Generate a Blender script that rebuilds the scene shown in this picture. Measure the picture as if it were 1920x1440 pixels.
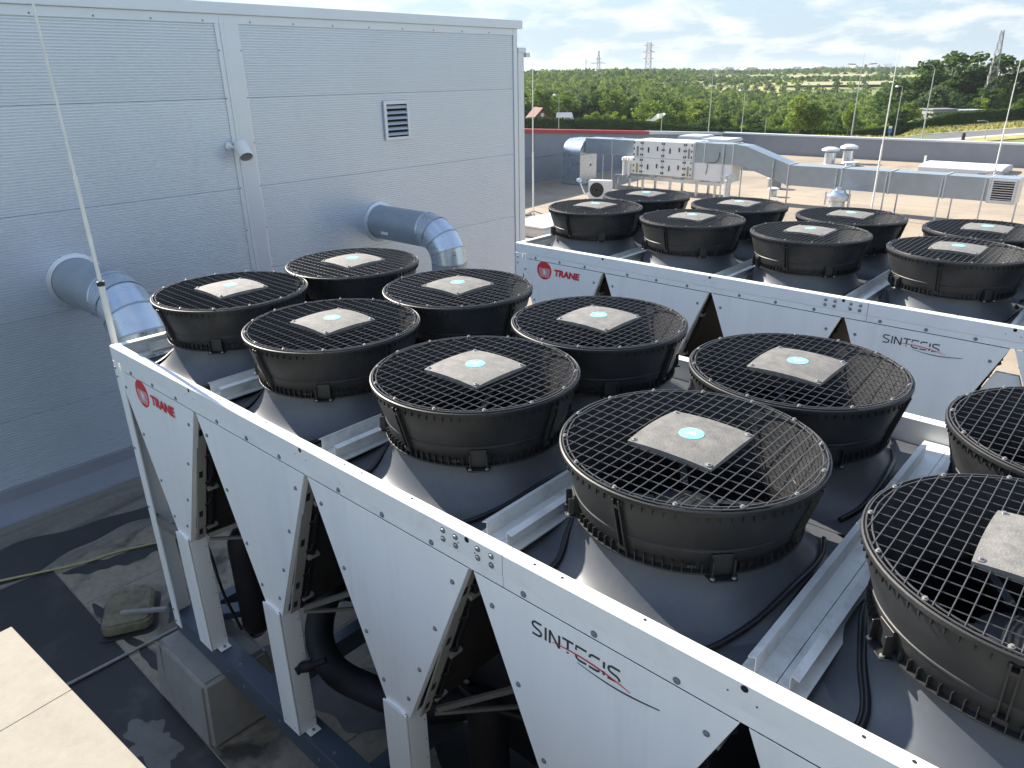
import bpy, bmesh, math, random
import numpy as np
from mathutils import Vector, Matrix

for o in list(bpy.data.objects):
    bpy.data.objects.remove(o)
S = bpy.context.scene
COL = S.collection
R = math.radians
random.seed(7)
RNG = np.random.default_rng(7)

# ---------------------------------------------------------------- camera
cd = bpy.data.cameras.new('camera')
cd.sensor_width = 36.0
cd.lens = 36.0 * 1376.0 / 1920.0
cd.clip_start = 0.05
cd.clip_end = 6000
cam = bpy.data.objects.new('camera', cd)
COL.objects.link(cam)
EYE = Vector((5.056, -1.6093, 4.5468))
FWD = Vector((-0.62034605, 0.68259646, -0.38630668))
UP = Vector((-0.24720047, 0.29727164, 0.92223723))
RIGHT = Vector((0.74435389, 0.66760141, -0.01567312))
m = Matrix((RIGHT, UP, -FWD)).transposed().to_4x4()
m.translation = EYE
cam.matrix_world = m
S.camera = cam

# ---------------------------------------------------------------- light
SUN_AZ, SUN_EL = R(176.5), R(32.5)
SUNV = Vector((math.cos(SUN_EL) * math.cos(SUN_AZ), math.cos(SUN_EL) * math.sin(SUN_AZ), math.sin(SUN_EL)))
w = bpy.data.worlds.new('World')
S.world = w
w.use_nodes = True
nt = w.node_tree
nt.nodes.clear()
def N(tree, typ, **kw):
    n = tree.nodes.new(typ)
    for k, v in kw.items():
        setattr(n, k, v)
    return n
sky = N(nt, 'ShaderNodeTexSky', sky_type='NISHITA', sun_disc=False, sun_elevation=SUN_EL,
        sun_rotation=math.atan2(SUNV.x, SUNV.y), altitude=200, air_density=1.0, dust_density=0.3, ozone_density=1.0)
SKY_STRENGTH = 0.12
bg_sky = N(nt, 'ShaderNodeBackground')
bg_sky.inputs['Strength'].default_value = SKY_STRENGTH
nt.links.new(sky.outputs[0], bg_sky.inputs['Color'])
# thin broken cloud: noise on a plane far above, seen by its direction
tc = N(nt, 'ShaderNodeTexCoord')
sep = N(nt, 'ShaderNodeSeparateXYZ')
nt.links.new(tc.outputs['Generated'], sep.inputs[0])
zc = N(nt, 'ShaderNodeMath', operation='MAXIMUM'); zc.inputs[1].default_value = 0.0
nt.links.new(sep.outputs['Z'], zc.inputs[0])
za = N(nt, 'ShaderNodeMath', operation='ADD'); za.inputs[1].default_value = 0.24
nt.links.new(zc.outputs[0], za.inputs[0])
dx = N(nt, 'ShaderNodeMath', operation='DIVIDE'); dy = N(nt, 'ShaderNodeMath', operation='DIVIDE')
nt.links.new(sep.outputs['X'], dx.inputs[0]); nt.links.new(za.outputs[0], dx.inputs[1])
nt.links.new(sep.outputs['Y'], dy.inputs[0]); nt.links.new(za.outputs[0], dy.inputs[1])
cmb = N(nt, 'ShaderNodeCombineXYZ')
nt.links.new(dx.outputs[0], cmb.inputs[0]); nt.links.new(dy.outputs[0], cmb.inputs[1])
cn = N(nt, 'ShaderNodeTexNoise'); cn.inputs['Scale'].default_value = 3.4; cn.inputs['Detail'].default_value = 9
cn.inputs['Roughness'].default_value = 0.58; cn.inputs['Distortion'].default_value = 0.25
nt.links.new(cmb.outputs[0], cn.inputs['Vector'])
cr = N(nt, 'ShaderNodeValToRGB')
cr.color_ramp.elements[0].position = 0.45; cr.color_ramp.elements[0].color = (0, 0, 0, 1)
cr.color_ramp.elements[1].position = 0.63; cr.color_ramp.elements[1].color = (1, 1, 1, 1)
nt.links.new(cn.outputs[0], cr.inputs[0])
bg_cl = N(nt, 'ShaderNodeBackground'); bg_cl.inputs['Color'].default_value = (0.94, 0.97, 1.0, 1)
bg_cl.inputs['Strength'].default_value = 0.385
mx = N(nt, 'ShaderNodeMixShader')
low = N(nt, 'ShaderNodeMapRange'); low.inputs[1].default_value = 0.10; low.inputs[2].default_value = 0.5; low.inputs[3].default_value = 0.95; low.inputs[4].default_value = 0.65
nt.links.new(sep.outputs['Z'], low.inputs[0])
cf = N(nt, 'ShaderNodeMath', operation='MULTIPLY')
nt.links.new(cr.outputs[0], cf.inputs[0]); nt.links.new(low.outputs[0], cf.inputs[1])
nt.links.new(cf.outputs[0], mx.inputs[0])
# pale veil of high haze low over the horizon
veil = N(nt, 'ShaderNodeMapRange', interpolation_type='SMOOTHSTEP'); veil.inputs[1].default_value = 0.0; veil.inputs[2].default_value = 0.60; veil.inputs[3].default_value = 0.94; veil.inputs[4].default_value = 0.0
nt.links.new(sep.outputs['Z'], veil.inputs[0])
bg_v = N(nt, 'ShaderNodeBackground'); bg_v.inputs['Color'].default_value = (0.62, 0.80, 0.97, 1); bg_v.inputs["Strength"].default_value = 0.29
mv = N(nt, 'ShaderNodeMixShader')
nt.links.new(veil.outputs[0], mv.inputs[0]); nt.links.new(bg_sky.outputs[0], mv.inputs[1]); nt.links.new(bg_v.outputs[0], mv.inputs[2])
nt.links.new(mv.outputs[0], mx.inputs[1]); nt.links.new(bg_cl.outputs[0], mx.inputs[2])
wo = N(nt, 'ShaderNodeOutputWorld')
nt.links.new(mx.outputs[0], wo.inputs[0])

sl = bpy.data.lights.new('sun', 'SUN')
sl.energy = 4.6
sl.angle = R(0.53)
sl.color = (1.0, 0.92, 0.80)
so = bpy.data.objects.new('sun', sl)
COL.objects.link(so)
so.rotation_euler = SUNV.to_track_quat('Z', 'Y').to_euler()
so.location = (0, 0, 60)

S.view_settings.view_transform = 'Standard'
S.view_settings.look = 'None'
S.view_settings.gamma = 1.0
S.view_settings.exposure = 1.52
S.view_settings.use_curve_mapping = False
S.cycles.max_bounces = 6
S.cycles.diffuse_bounces = 3
S.cycles.glossy_bounces = 3
S.cycles.transmission_bounces = 3
S.cycles.use_denoising = True

# ---------------------------------------------------------------- materials
def mat(name, col, rough=0.5, metal=0.0, var=0.0, vscale=3.0, dirt=None, dscale=2.0, dlo=0.5, dhi=0.75, damt=0.6,
        bump=0.0, bscale=60.0, stretch=None, spec=0.5, rvar=0.0, island=0.0, objvar=0.0):
    m = bpy.data.materials.new(name)
    m.use_nodes = True
    t = m.node_tree
    b = t.nodes['Principled BSDF']
    b.inputs['Roughness'].default_value = rough
    b.inputs['Metallic'].default_value = metal
    b.inputs['Specular IOR Level'].default_value = spec
    c = (*col, 1)
    b.inputs['Base Color'].default_value = c
    out = None
    co = N(t, 'ShaderNodeTexCoord')
    oi = N(t, 'ShaderNodeObjectInfo')
    of = N(t, 'ShaderNodeMath', operation='MULTIPLY'); of.inputs[1].default_value = 61.0
    t.links.new(oi.outputs['Random'], of.inputs[0])
    va = N(t, 'ShaderNodeVectorMath', operation='ADD')
    t.links.new(co.outputs['Object'], va.inputs[0]); t.links.new(of.outputs[0], va.inputs[1])
    vec = va.outputs[0]
    if stretch:
        mp = N(t, 'ShaderNodeMapping'); mp.inputs['Scale'].default_value = stretch
        t.links.new(vec, mp.inputs[0]); vec = mp.outputs[0]
    if var > 0:
        n = N(t, 'ShaderNodeTexNoise'); n.inputs['Scale'].default_value = vscale; n.inputs['Detail'].default_value = 6
        n.inputs['Roughness'].default_value = 0.65
        t.links.new(vec, n.inputs['Vector'])
        r = N(t, 'ShaderNodeMapRange'); r.inputs[1].default_value = 0.3; r.inputs[2].default_value = 0.7
        r.inputs[3].default_value = 1 - var; r.inputs[4].default_value = 1 + var
        t.links.new(n.outputs[0], r.inputs[0])
        mu = N(t, 'ShaderNodeMix', data_type='RGBA', blend_type='MULTIPLY'); mu.inputs[0].default_value = 1
        mu.inputs[6].default_value = c
        t.links.new(r.outputs[0], mu.inputs[7])
        out = mu.outputs[2]
        if rvar > 0:
            rr = N(t, 'ShaderNodeMapRange'); rr.inputs[1].default_value = 0.3; rr.inputs[2].default_value = 0.7
            rr.inputs[3].default_value = max(0.02, rough - rvar); rr.inputs[4].default_value = min(1, rough + rvar)
            t.links.new(n.outputs[0], rr.inputs[0]); t.links.new(rr.outputs[0], b.inputs['Roughness'])
    if island > 0:
        g = N(t, 'ShaderNodeNewGeometry')
        r = N(t, 'ShaderNodeMapRange'); r.inputs[3].default_value = 1 - island; r.inputs[4].default_value = 1 + island
        t.links.new(g.outputs['Random Per Island'], r.inputs[0])
        mu = N(t, 'ShaderNodeMix', data_type='RGBA', blend_type='MULTIPLY'); mu.inputs[0].default_value = 1
        if out is not None: t.links.new(out, mu.inputs[6])
        else: mu.inputs[6].default_value = c
        t.links.new(r.outputs[0], mu.inputs[7])
        out = mu.outputs[2]
    if dirt:
        n = N(t, 'ShaderNodeTexNoise'); n.inputs['Scale'].default_value = dscale; n.inputs['Detail'].default_value = 8
        n.inputs['Roughness'].default_value = 0.7
        t.links.new(vec, n.inputs['Vector'])
        r = N(t, 'ShaderNodeMapRange'); r.inputs[1].default_value = dlo; r.inputs[2].default_value = dhi
        r.inputs[3].default_value = 0; r.inputs[4].default_value = damt
        t.links.new(n.outputs[0], r.inputs[0])
        mi = N(t, 'ShaderNodeMix', data_type='RGBA')
        t.links.new(r.outputs[0], mi.inputs[0])
        if out is not None: t.links.new(out, mi.inputs[6])
        else: mi.inputs[6].default_value = c
        mi.inputs[7].default_value = (*dirt, 1)
        out = mi.outputs[2]
    if objvar > 0:
        r = N(t, 'ShaderNodeMapRange'); r.inputs[3].default_value = 1 - objvar; r.inputs[4].default_value = 1 + objvar
        t.links.new(oi.outputs['Random'], r.inputs[0])
        mu = N(t, 'ShaderNodeMix', data_type='RGBA', blend_type='MULTIPLY'); mu.inputs[0].default_value = 1
        if out is not None: t.links.new(out, mu.inputs[6])
        else: mu.inputs[6].default_value = c
        t.links.new(r.outputs[0], mu.inputs[7]); out = mu.outputs[2]
    if out is not None:
        t.links.new(out, b.inputs['Base Color'])
    if bump > 0:
        n = N(t, 'ShaderNodeTexNoise'); n.inputs['Scale'].default_value = bscale; n.inputs['Detail'].default_value = 4
        t.links.new(vec, n.inputs['Vector'])
        bp = N(t, 'ShaderNodeBump'); bp.inputs['Strength'].default_value = bump; bp.inputs['Distance'].default_value = 0.01
        t.links.new(n.outputs[0], bp.inputs['Height']); t.links.new(bp.outputs[0], b.inputs['Normal'])
    return m

M = {}
M['white'] = mat('white_enamel', (0.84, 0.845, 0.82), 0.38, var=0.03, vscale=4, dirt=(0.42, 0.38, 0.31), dscale=2.2, dlo=0.52, dhi=0.84, damt=0.36, stretch=(1.6, 1.6, 0.16), bump=0.02, bscale=2.5)
M['rail'] = mat('white_rail_enamel', (0.80, 0.81, 0.79), 0.35, var=0.03, vscale=5, dirt=(0.45, 0.42, 0.36), dscale=7, dlo=0.55, dhi=0.85, damt=0.38)
M['cream'] = mat('cream_primed_steel', (0.34, 0.325, 0.275), 0.5, var=0.10, vscale=6, dirt=(0.14, 0.12, 0.09), dscale=3, dlo=0.5, dhi=0.8, damt=0.6)
M['deck'] = mat('grey_deck_enamel', (0.080, 0.088, 0.102), 0.42, metal=0.1, var=0.05, vscale=3, dirt=(0.185, 0.168, 0.135), dscale=3.5, dlo=0.46, dhi=0.8, damt=0.5)
M['channel'] = mat('channel_steel', (0.70, 0.70, 0.67), 0.45, var=0.06, vscale=6, dirt=(0.20, 0.17, 0.12), dscale=5, dlo=0.5, dhi=0.8, damt=0.7)
M['black'] = mat('black_moulded_plastic', (0.0135, 0.0142, 0.0152), 0.50, var=0.3, vscale=7, objvar=0.28, dirt=(0.085, 0.083, 0.080), dscale=6, dlo=0.50, dhi=0.85, damt=0.42, bump=0.05, bscale=220)
M['wire'] = mat('black_coated_wire', (0.055, 0.053, 0.052), 0.40, var=0.2, vscale=15)
M['cap'] = mat('grey_gritty_plastic', (0.140, 0.133, 0.122), 0.8, var=0.16, vscale=30, objvar=0.12, dirt=(0.28, 0.265, 0.24), dscale=16, dlo=0.42, dhi=0.75, damt=0.6, bump=0.25, bscale=160)
M['badge'] = mat('turquoise_badge', (0.20, 0.58, 0.60), 0.45, var=0.14, vscale=30, objvar=0.12)
M['badge_white'] = mat('badge_print_white', (0.72, 0.82, 0.80), 0.5)
M['steelbolt'] = mat('zinc_bolt', (0.32, 0.31, 0.29), 0.4, metal=0.6, var=0.1, vscale=30)
M['screw'] = mat('grey_screw_head', (0.22, 0.24, 0.25), 0.45, metal=0.4)
M['hole'] = mat('dark_hole', (0.012, 0.012, 0.012), 0.9)
M['coil'] = mat('dark_coil_fins', (0.030, 0.027, 0.023), 0.7, var=0.3, vscale=2, stretch=(40, 1, 1))
M['inside'] = mat('black_insulation_foam', (0.013, 0.013, 0.015), 0.62, var=0.3, vscale=5, spec=0.3)
M['cable'] = mat('black_cable_sheath', (0.012, 0.012, 0.013), 0.42)
M['brace'] = mat('dull_grey_brace', (0.16, 0.15, 0.13), 0.55, var=0.15, vscale=6)
M['beam'] = mat('blue_grey_frame_paint', (0.055, 0.072, 0.098), 0.42, var=0.12, vscale=5, dirt=(0.13, 0.12, 0.10), dscale=7, dlo=0.56, dhi=0.8, damt=0.45)
M['red'] = mat('red_print', (0.62, 0.035, 0.035), 0.45)
M['dark_print'] = mat('dark_print', (0.035, 0.045, 0.05), 0.5)
M['wall'] = mat('silver_grey_cladding', (0.60, 0.655, 0.73), 0.36, metal=0.5, objvar=0.035, var=0.018, vscale=0.5, dirt=(0.40, 0.42, 0.44), dscale=0.9, dlo=0.5, dhi=0.85, damt=0.2, stretch=(1, 1, 0.35))
M['trim'] = mat('silver_grey_trim', (0.60, 0.65, 0.72), 0.36, metal=0.5, var=0.03, vscale=1.5)
M['galv'] = mat('galvanised_sheet', (0.54, 0.60, 0.66), 0.30, metal=0.85, var=0.10, vscale=5, rvar=0.08)
M['duct'] = mat('dull_galvanised_duct', (0.34, 0.39, 0.43), 0.40, metal=0.55, var=0.08, vscale=3, dirt=(0.34, 0.34, 0.33), dscale=2, dlo=0.55, dhi=0.8, damt=0.4)
M['parapet'] = mat('grey_parapet_membrane', (0.22, 0.235, 0.262), 0.6, var=0.08, vscale=1.2)
M['redcap'] = mat('red_coping', (0.42, 0.035, 0.04), 0.45, var=0.08, vscale=2)
M['coping'] = mat('pale_coping', (0.60, 0.62, 0.63), 0.42, metal=0.2, var=0.04, vscale=2)
M['whitebox'] = mat('white_casing', (0.74, 0.74, 0.72), 0.45, var=0.04, vscale=3)
M['handle'] = mat('black_handle', (0.02, 0.02, 0.02), 0.5)
M['hoseY'] = mat('yellowed_hose', (0.34, 0.30, 0.14), 0.5, var=0.15, vscale=8)
M['pipegrey'] = mat('grey_conduit', (0.24, 0.23, 0.22), 0.5, var=0.2, vscale=10)
M['concrete'] = mat('membrane_wrapped_plinth', (0.24, 0.23, 0.21), 0.7, var=0.12, vscale=4, dirt=(0.13, 0.125, 0.12), dscale=3, dlo=0.5, dhi=0.75, damt=0.6, bump=0.12, bscale=18)
M['moss'] = mat('mossy_concrete_pad', (0.17, 0.15, 0.10), 0.9, var=0.3, vscale=9, dirt=(0.06, 0.07, 0.03), dscale=7, dlo=0.45, dhi=0.7, damt=0.7, bump=0.4, bscale=40)
M['render'] = mat('cream_mineral_felt', (0.295, 0.265, 0.21), 0.9, var=0.07, vscale=18, dirt=(0.20, 0.175, 0.135), dscale=5, dlo=0.54, dhi=0.78, damt=0.5, bump=0.22, bscale=300)
M['bark'] = mat('bark', (0.10, 0.075, 0.055), 0.9, var=0.3, vscale=3)
M['asphalt'] = mat('asphalt', (0.12, 0.12, 0.125), 0.85, var=0.12, vscale=0.4)
M['kerb'] = mat('pale_kerb', (0.42, 0.40, 0.37), 0.8, var=0.1, vscale=0.6)
M['lampgrey'] = mat('galvanised_post', (0.40, 0.41, 0.41), 0.45, metal=0.4, var=0.1, vscale=2)
M['mast'] = mat('dull_mast_steel', (0.20, 0.205, 0.21), 0.5, metal=0.3)
M['rod'] = mat('pale_rod', (0.74, 0.74, 0.69), 0.4, metal=0.0, var=0.12, vscale=4)
M['brickred'] = mat('red_roof_tiles', (0.12, 0.036, 0.028), 0.8, var=0.15, vscale=2)
M['woodwall'] = mat('brown_timber_wall', (0.20, 0.085, 0.05), 0.8, var=0.15, vscale=2)
M['houseW'] = mat('pale_house_render', (0.66, 0.63, 0.57), 0.8, var=0.06, vscale=1)
M['greyroof'] = mat('grey_roof_sheet', (0.21, 0.22, 0.24), 0.6, var=0.1, vscale=2)

def floor_mat(name, base, dark, lo, hi, dscale, rough, wet=0.25, streak=None, fine=0.10, off=0.0):
    m = bpy.data.materials.new(name); m.use_nodes = True
    t = m.node_tree; b = t.nodes['Principled BSDF']
    co = N(t, 'ShaderNodeTexCoord')
    mp = N(t, 'ShaderNodeMapping')
    mp.inputs['Location'].default_value = (off, off * 0.7, 0)
    if streak: mp.inputs['Scale'].default_value = streak
    t.links.new(co.outputs['Object'], mp.inputs[0])
    n1 = N(t, 'ShaderNodeTexNoise'); n1.inputs['Scale'].default_value = dscale; n1.inputs['Detail'].default_value = 10
    n1.inputs['Roughness'].default_value = 0.62; n1.inputs['Distortion'].default_value = 0.6
    t.links.new(mp.outputs[0], n1.inputs['Vector'])
    r1 = N(t, 'ShaderNodeMapRange'); r1.inputs[1].default_value = lo; r1.inputs[2].default_value = hi
    t.links.new(n1.outputs[0], r1.inputs[0])
    n2 = N(t, 'ShaderNodeTexNoise'); n2.inputs['Scale'].default_value = 14; n2.inputs['Detail'].default_value = 8
    t.links.new(co.outputs['Object'], n2.inputs['Vector'])
    r2 = N(t, 'ShaderNodeMapRange'); r2.inputs[1].default_value = 0.25; r2.inputs[2].default_value = 0.75
    r2.inputs[3].default_value = 1 - fine; r2.inputs[4].default_value = 1 + fine
    t.links.new(n2.outputs[0], r2.inputs[0])
    mi = N(t, 'ShaderNodeMix', data_type='RGBA'); mi.inputs[6].default_value = (*base, 1); mi.inputs[7].default_value = (*dark, 1)
    t.links.new(r1.outputs[0], mi.inputs[0])
    oi = N(t, 'ShaderNodeObjectInfo'); ro = N(t, 'ShaderNodeMapRange'); ro.inputs[3].default_value = 0.90; ro.inputs[4].default_value = 1.06
    t.links.new(oi.outputs['Random'], ro.inputs[0])
    mm = N(t, 'ShaderNodeMath', operation='MULTIPLY'); t.links.new(r2.outputs[0], mm.inputs[0]); t.links.new(ro.outputs[0], mm.inputs[1])
    mu = N(t, 'ShaderNodeMix', data_type='RGBA', blend_type='MULTIPLY'); mu.inputs[0].default_value = 1
    t.links.new(mi.outputs[2], mu.inputs[6]); t.links.new(mm.outputs[0], mu.inputs[7])
    t.links.new(mu.outputs[2], b.inputs['Base Color'])
    rr = N(t, 'ShaderNodeMapRange'); rr.inputs[3].default_value = rough; rr.inputs[4].default_value = max(0.1, rough - wet)
    t.links.new(r1.outputs[0], rr.inputs[0]); t.links.new(rr.outputs[0], b.inputs['Roughness'])
    bp = N(t, 'ShaderNodeBump'); bp.inputs['Strength'].default_value = 0.15; bp.inputs['Distance'].default_value = 0.01
    t.links.new(n2.outputs[0], bp.inputs['Height']); t.links.new(bp.outputs[0], b.inputs['Normal'])
    return m
M['roof'] = floor_mat('beige_roof_membrane', (0.38, 0.325, 0.25), (0.25, 0.212, 0.163), 0.46, 0.70, 0.30, 0.75, wet=0.1)
M['rooflight'] = floor_mat('weathered_membrane_sheet', (0.25, 0.215, 0.162), (0.05, 0.044, 0.034), 0.50, 0.66, 1.7, 0.7, wet=0.2, fine=0.16)
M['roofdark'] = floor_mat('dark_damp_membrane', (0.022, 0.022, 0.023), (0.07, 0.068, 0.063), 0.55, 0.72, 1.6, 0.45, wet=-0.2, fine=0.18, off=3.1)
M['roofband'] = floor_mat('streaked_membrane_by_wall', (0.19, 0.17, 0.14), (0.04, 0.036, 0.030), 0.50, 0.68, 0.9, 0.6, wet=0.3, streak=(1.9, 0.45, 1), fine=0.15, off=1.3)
M['roofsheet'] = floor_mat('beige_roof_sheet', (0.335, 0.272, 0.198), (0.22, 0.18, 0.132), 0.47, 0.70, 0.28, 0.75, wet=0.1, off=5.0)
M['patch'] = floor_mat('pale_membrane_patch', (0.15, 0.145, 0.132), (0.08, 0.078, 0.074), 0.5, 0.7, 3, 0.6, wet=0.1)

def leaf_mat(name, c1, c2):
    m = bpy.data.materials.new(name); m.use_nodes = True
    t = m.node_tree; t.nodes.clear()
    oi = N(t, 'ShaderNodeObjectInfo'); g = N(t, 'ShaderNodeNewGeometry')
    ad = N(t, 'ShaderNodeMath', operation='ADD'); t.links.new(oi.outputs['Random'], ad.inputs[0]); t.links.new(g.outputs['Random Per Island'], ad.inputs[1])
    hf = N(t, 'ShaderNodeMath', operation='MULTIPLY'); hf.inputs[1].default_value = 0.5; t.links.new(ad.outputs[0], hf.inputs[0])
    mi = N(t, 'ShaderNodeMix', data_type='RGBA'); mi.inputs[6].default_value = (*c1, 1); mi.inputs[7].default_value = (*c2, 1)
    t.links.new(hf.outputs[0], mi.inputs[0])
    d = N(t, 'ShaderNodeBsdfDiffuse'); tr = N(t, 'ShaderNodeBsdfTranslucent'); ms = N(t, 'ShaderNodeMixShader'); ms.inputs[0].default_value = 0.45
    t.links.new(mi.outputs[2], d.inputs[0]); t.links.new(mi.outputs[2], tr.inputs[0])
    t.links.new(d.outputs[0], ms.inputs[1]); t.links.new(tr.outputs[0], ms.inputs[2])
    o = N(t, 'ShaderNodeOutputMaterial'); t.links.new(ms.outputs[0], o.inputs[0])
    return m
M['leafA'] = leaf_mat('mid_green_leaves', (0.080, 0.140, 0.028), (0.200, 0.265, 0.055))
M['leafB'] = leaf_mat('dark_green_leaves', (0.042, 0.085, 0.027), (0.105, 0.165, 0.045))
M['leafC'] = leaf_mat('bright_green_leaves', (0.170, 0.240, 0.028), (0.300, 0.370, 0.060))
M['leafE'] = leaf_mat('fresh_green_leaves', (0.125, 0.185, 0.035), (0.240, 0.300, 0.070))
M['leafD'] = leaf_mat('grey_green_leaves', (0.070, 0.105, 0.045), (0.125, 0.165, 0.075))
M['hedge'] = leaf_mat('hedge_leaves', (0.022, 0.048, 0.016), (0.055, 0.095, 0.026))

def ground_mat():
    m = bpy.data.materials.new('grassy_land'); m.use_nodes = True
    t = m.node_tree; b = t.nodes['Principled BSDF']; b.inputs['Roughness'].default_value = 0.95
    co = N(t, 'ShaderNodeTexCoord')
    n = N(t, 'ShaderNodeTexNoise'); n.inputs['Scale'].default_value = 0.02; n.inputs['Detail'].default_value = 8
    t.links.new(co.outputs['Object'], n.inputs['Vector'])
    cr = N(t, 'ShaderNodeValToRGB'); e = cr.color_ramp.elements
    e[0].position = 0.35; e[0].color = (0.10, 0.15, 0.035, 1); e[1].position = 0.62; e[1].color = (0.36, 0.32, 0.11, 1)
    e2 = e.new(0.5); e2.color = (0.20, 0.23, 0.06, 1)
    t.links.new(n.outputs[0], cr.inputs[0]); t.links.new(cr.outputs[0], b.inputs['Base Color'])
    return m
M['land'] = ground_mat()
M['verge'] = mat('dry_grass_verge', (0.30, 0.27, 0.08), 0.95, var=0.3, vscale=0.5)

# ---------------------------------------------------------------- mesh helpers
class MB:
    def __init__(s): s.v = []; s.f = []
    def add(s, vs, fs):
        k = len(s.v); s.v.extend([tuple(p) for p in vs]); s.f.extend([tuple(i + k for i in f) for f in fs]); return s
    def box(s, lo, hi):
        x0, y0, z0 = lo; x1, y1, z1 = hi
        return s.add([(x0,y0,z0),(x1,y0,z0),(x1,y1,z0),(x0,y1,z0),(x0,y0,z1),(x1,y0,z1),(x1,y1,z1),(x0,y1,z1)],
                     [(0,3,2,1),(4,5,6,7),(0,1,5,4),(1,2,6,5),(2,3,7,6),(3,0,4,7)])
    def obox(s, c, ax, ay, az):
        c = Vector(c); ax = Vector(ax); ay = Vector(ay); az = Vector(az)
        vs = [c + ax*i + ay*j + az*k for k in (-1,1) for (i,j) in ((-1,-1),(1,-1),(1,1),(-1,1))]
        return s.add(vs, [(0,3,2,1),(4,5,6,7),(0,1,5,4),(1,2,6,5),(2,3,7,6),(3,0,4,7)])
    def bar(s, a, b, w, h, up=(0,0,1)):
        a = Vector(a); b = Vector(b); d = b - a; L = d.length; d.normalize()
        u = Vector(up)
        if abs(d.dot(u)) > 0.98: u = Vector((1,0,0))
        sd = d.cross(u).normalized(); u = sd.cross(d)
        return s.obox((a+b)/2, d*(L/2), sd*(w/2), u*(h/2))
    def prism(s, poly, o, u, v, n):
        o = Vector(o); u = Vector(u); v = Vector(v); n = Vector(n); k = len(poly)
        vs = [o + u*p[0] + v*p[1] for p in poly] + [o + u*p[0] + v*p[1] + n for p in poly]
        return s.add(vs, [tuple(range(k))[::-1], tuple(range(k, 2*k))] + [(i, (i+1)%k, (i+1)%k+k, i+k) for i in range(k)])
    def tube(s, pts, r, n=8, cap=True):
        pts = [Vector(p) for p in pts]; m = len(pts)
        rs = r if hasattr(r, '__len__') else [r]*m
        rings = []
        prev = None
        for i, p in enumerate(pts):
            t = (pts[min(i+1, m-1)] - pts[max(i-1, 0)]).normalized()
            if prev is None:
                u = t.cross(Vector((0,0,1)))
                if u.length < 1e-3: u = t.cross(Vector((1,0,0)))
                u.normalize()
            else:
                u = (prev - t*prev.dot(t)).normalized()
            prev = u; w2 = t.cross(u)
            rings.append([p + (u*math.cos(2*math.pi*j/n) + w2*math.sin(2*math.pi*j/n))*rs[i] for j in range(n)])
        vs = [q for rg in rings for q in rg]; fs = []
        for i in range(m-1):
            for j in range(n):
                fs.append((i*n+j, i*n+(j+1)%n, (i+1)*n+(j+1)%n, (i+1)*n+j))
        if cap: fs += [tuple(range(n))[::-1], tuple((m-1)*n+j for j in range(n))]
        return s.add(vs, fs)
    def lathe(s, prof, n=48, c=(0,0,0), close=False, axis='z'):
        vs = []; fs = []; m = len(prof)
        for (r, z) in prof:
            for j in range(n):
                a = 2*math.pi*j/n
                p = (r*math.cos(a), r*math.sin(a), z)
                if axis == 'x': p = (z, r*math.cos(a), r*math.sin(a))
                if axis == 'y': p = (r*math.cos(a), z, r*math.sin(a))
                vs.append((p[0]+c[0], p[1]+c[1], p[2]+c[2]))
        rng = range(m) if close else range(m-1)
        for i in rng:
            k = (i+1) % m
            for j in range(n):
                fs.append((i*n+j, i*n+(j+1)%n, k*n+(j+1)%n, k*n+j))
        return s.add(vs, fs)
    def disc(s, c, r, n=12, h=0.004, axis='z'):
        return s.lathe([(0.0001, h), (r*0.85, h), (r, h*0.6), (r, 0.0)], n, c, axis=axis)
    def build(s, name, material, parent=None, smooth=None, bevel=0.0, seg=2, loc=None):
        me = bpy.data.meshes.new(name)
        me.from_pydata(s.v, [], s.f)
        bm = bmesh.new(); bm.from_mesh(me)
        bmesh.ops.remove_doubles(bm, verts=bm.verts, dist=1e-6)
        bmesh.ops.recalc_face_normals(bm, faces=bm.faces)
        if bevel > 0:
            es = [e for e in bm.edges if len(e.link_faces) == 2 and e.calc_face_angle(0) > R(25)]
            bmesh.ops.bevel(bm, geom=es, offset=bevel, segments=seg, affect='EDGES', clamp_overlap=True)
        bm.to_mesh(me); bm.free()
        me.materials.append(material)
        if smooth or bevel > 0:
            for p in me.polygons: p.use_smooth = True
            me.set_sharp_from_angle(angle=R(smooth or 35))
        o = bpy.data.objects.new(name, me)
        COL.objects.link(o)
        if parent: o.parent = parent
        if loc: o.location = loc
        return o

def tag(o, label, cat, group=None, kind=None):
    o['label'] = label
    if cat: o['category'] = cat
    if group: o['group'] = group
    if kind: o['kind'] = kind
    return o
def thing(name, label, cat, loc=(0,0,0), rz=0.0, group=None):
    o = bpy.data.objects.new(name, None); COL.objects.link(o)
    o.location = loc; o.rotation_euler = (0,0,rz); o.empty_display_size = 0.2
    return tag(o, label, cat, group)
def stuff(o): o['kind'] = 'stuff'; return o
def structure(o): o['kind'] = 'structure'; return o
def copy_tree(o, parent=None, loc=None, rot=None):
    c = o.copy(); COL.objects.link(c)
    if parent is not None: c.parent = parent
    if loc is not None: c.location = loc
    if rot is not None: c.rotation_euler = rot
    for ch in list(o.children): copy_tree(ch, c)
    return c
def arc(cx, cy, r, a0, a1, n): return [(cx + r*math.cos(R(a0+(a1-a0)*i/n)), cy + r*math.sin(R(a0+(a1-a0)*i/n))) for i in range(n+1)]
def spline(pts, n=8):
    pts = [Vector(p) for p in pts]; out = []
    P = [pts[0]*2-pts[1]] + pts + [pts[-1]*2-pts[-2]]
    for i in range(1, len(P)-2):
        for k in range(n):
            t = k/n; a, b, c, d = P[i-1], P[i], P[i+1], P[i+2]
            out.append(0.5*((2*b) + (c-a)*t + (2*a-5*b+4*c-d)*t*t + (3*b-a-3*c+d)*t**3))
    out.append(pts[-1]); return out
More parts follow.
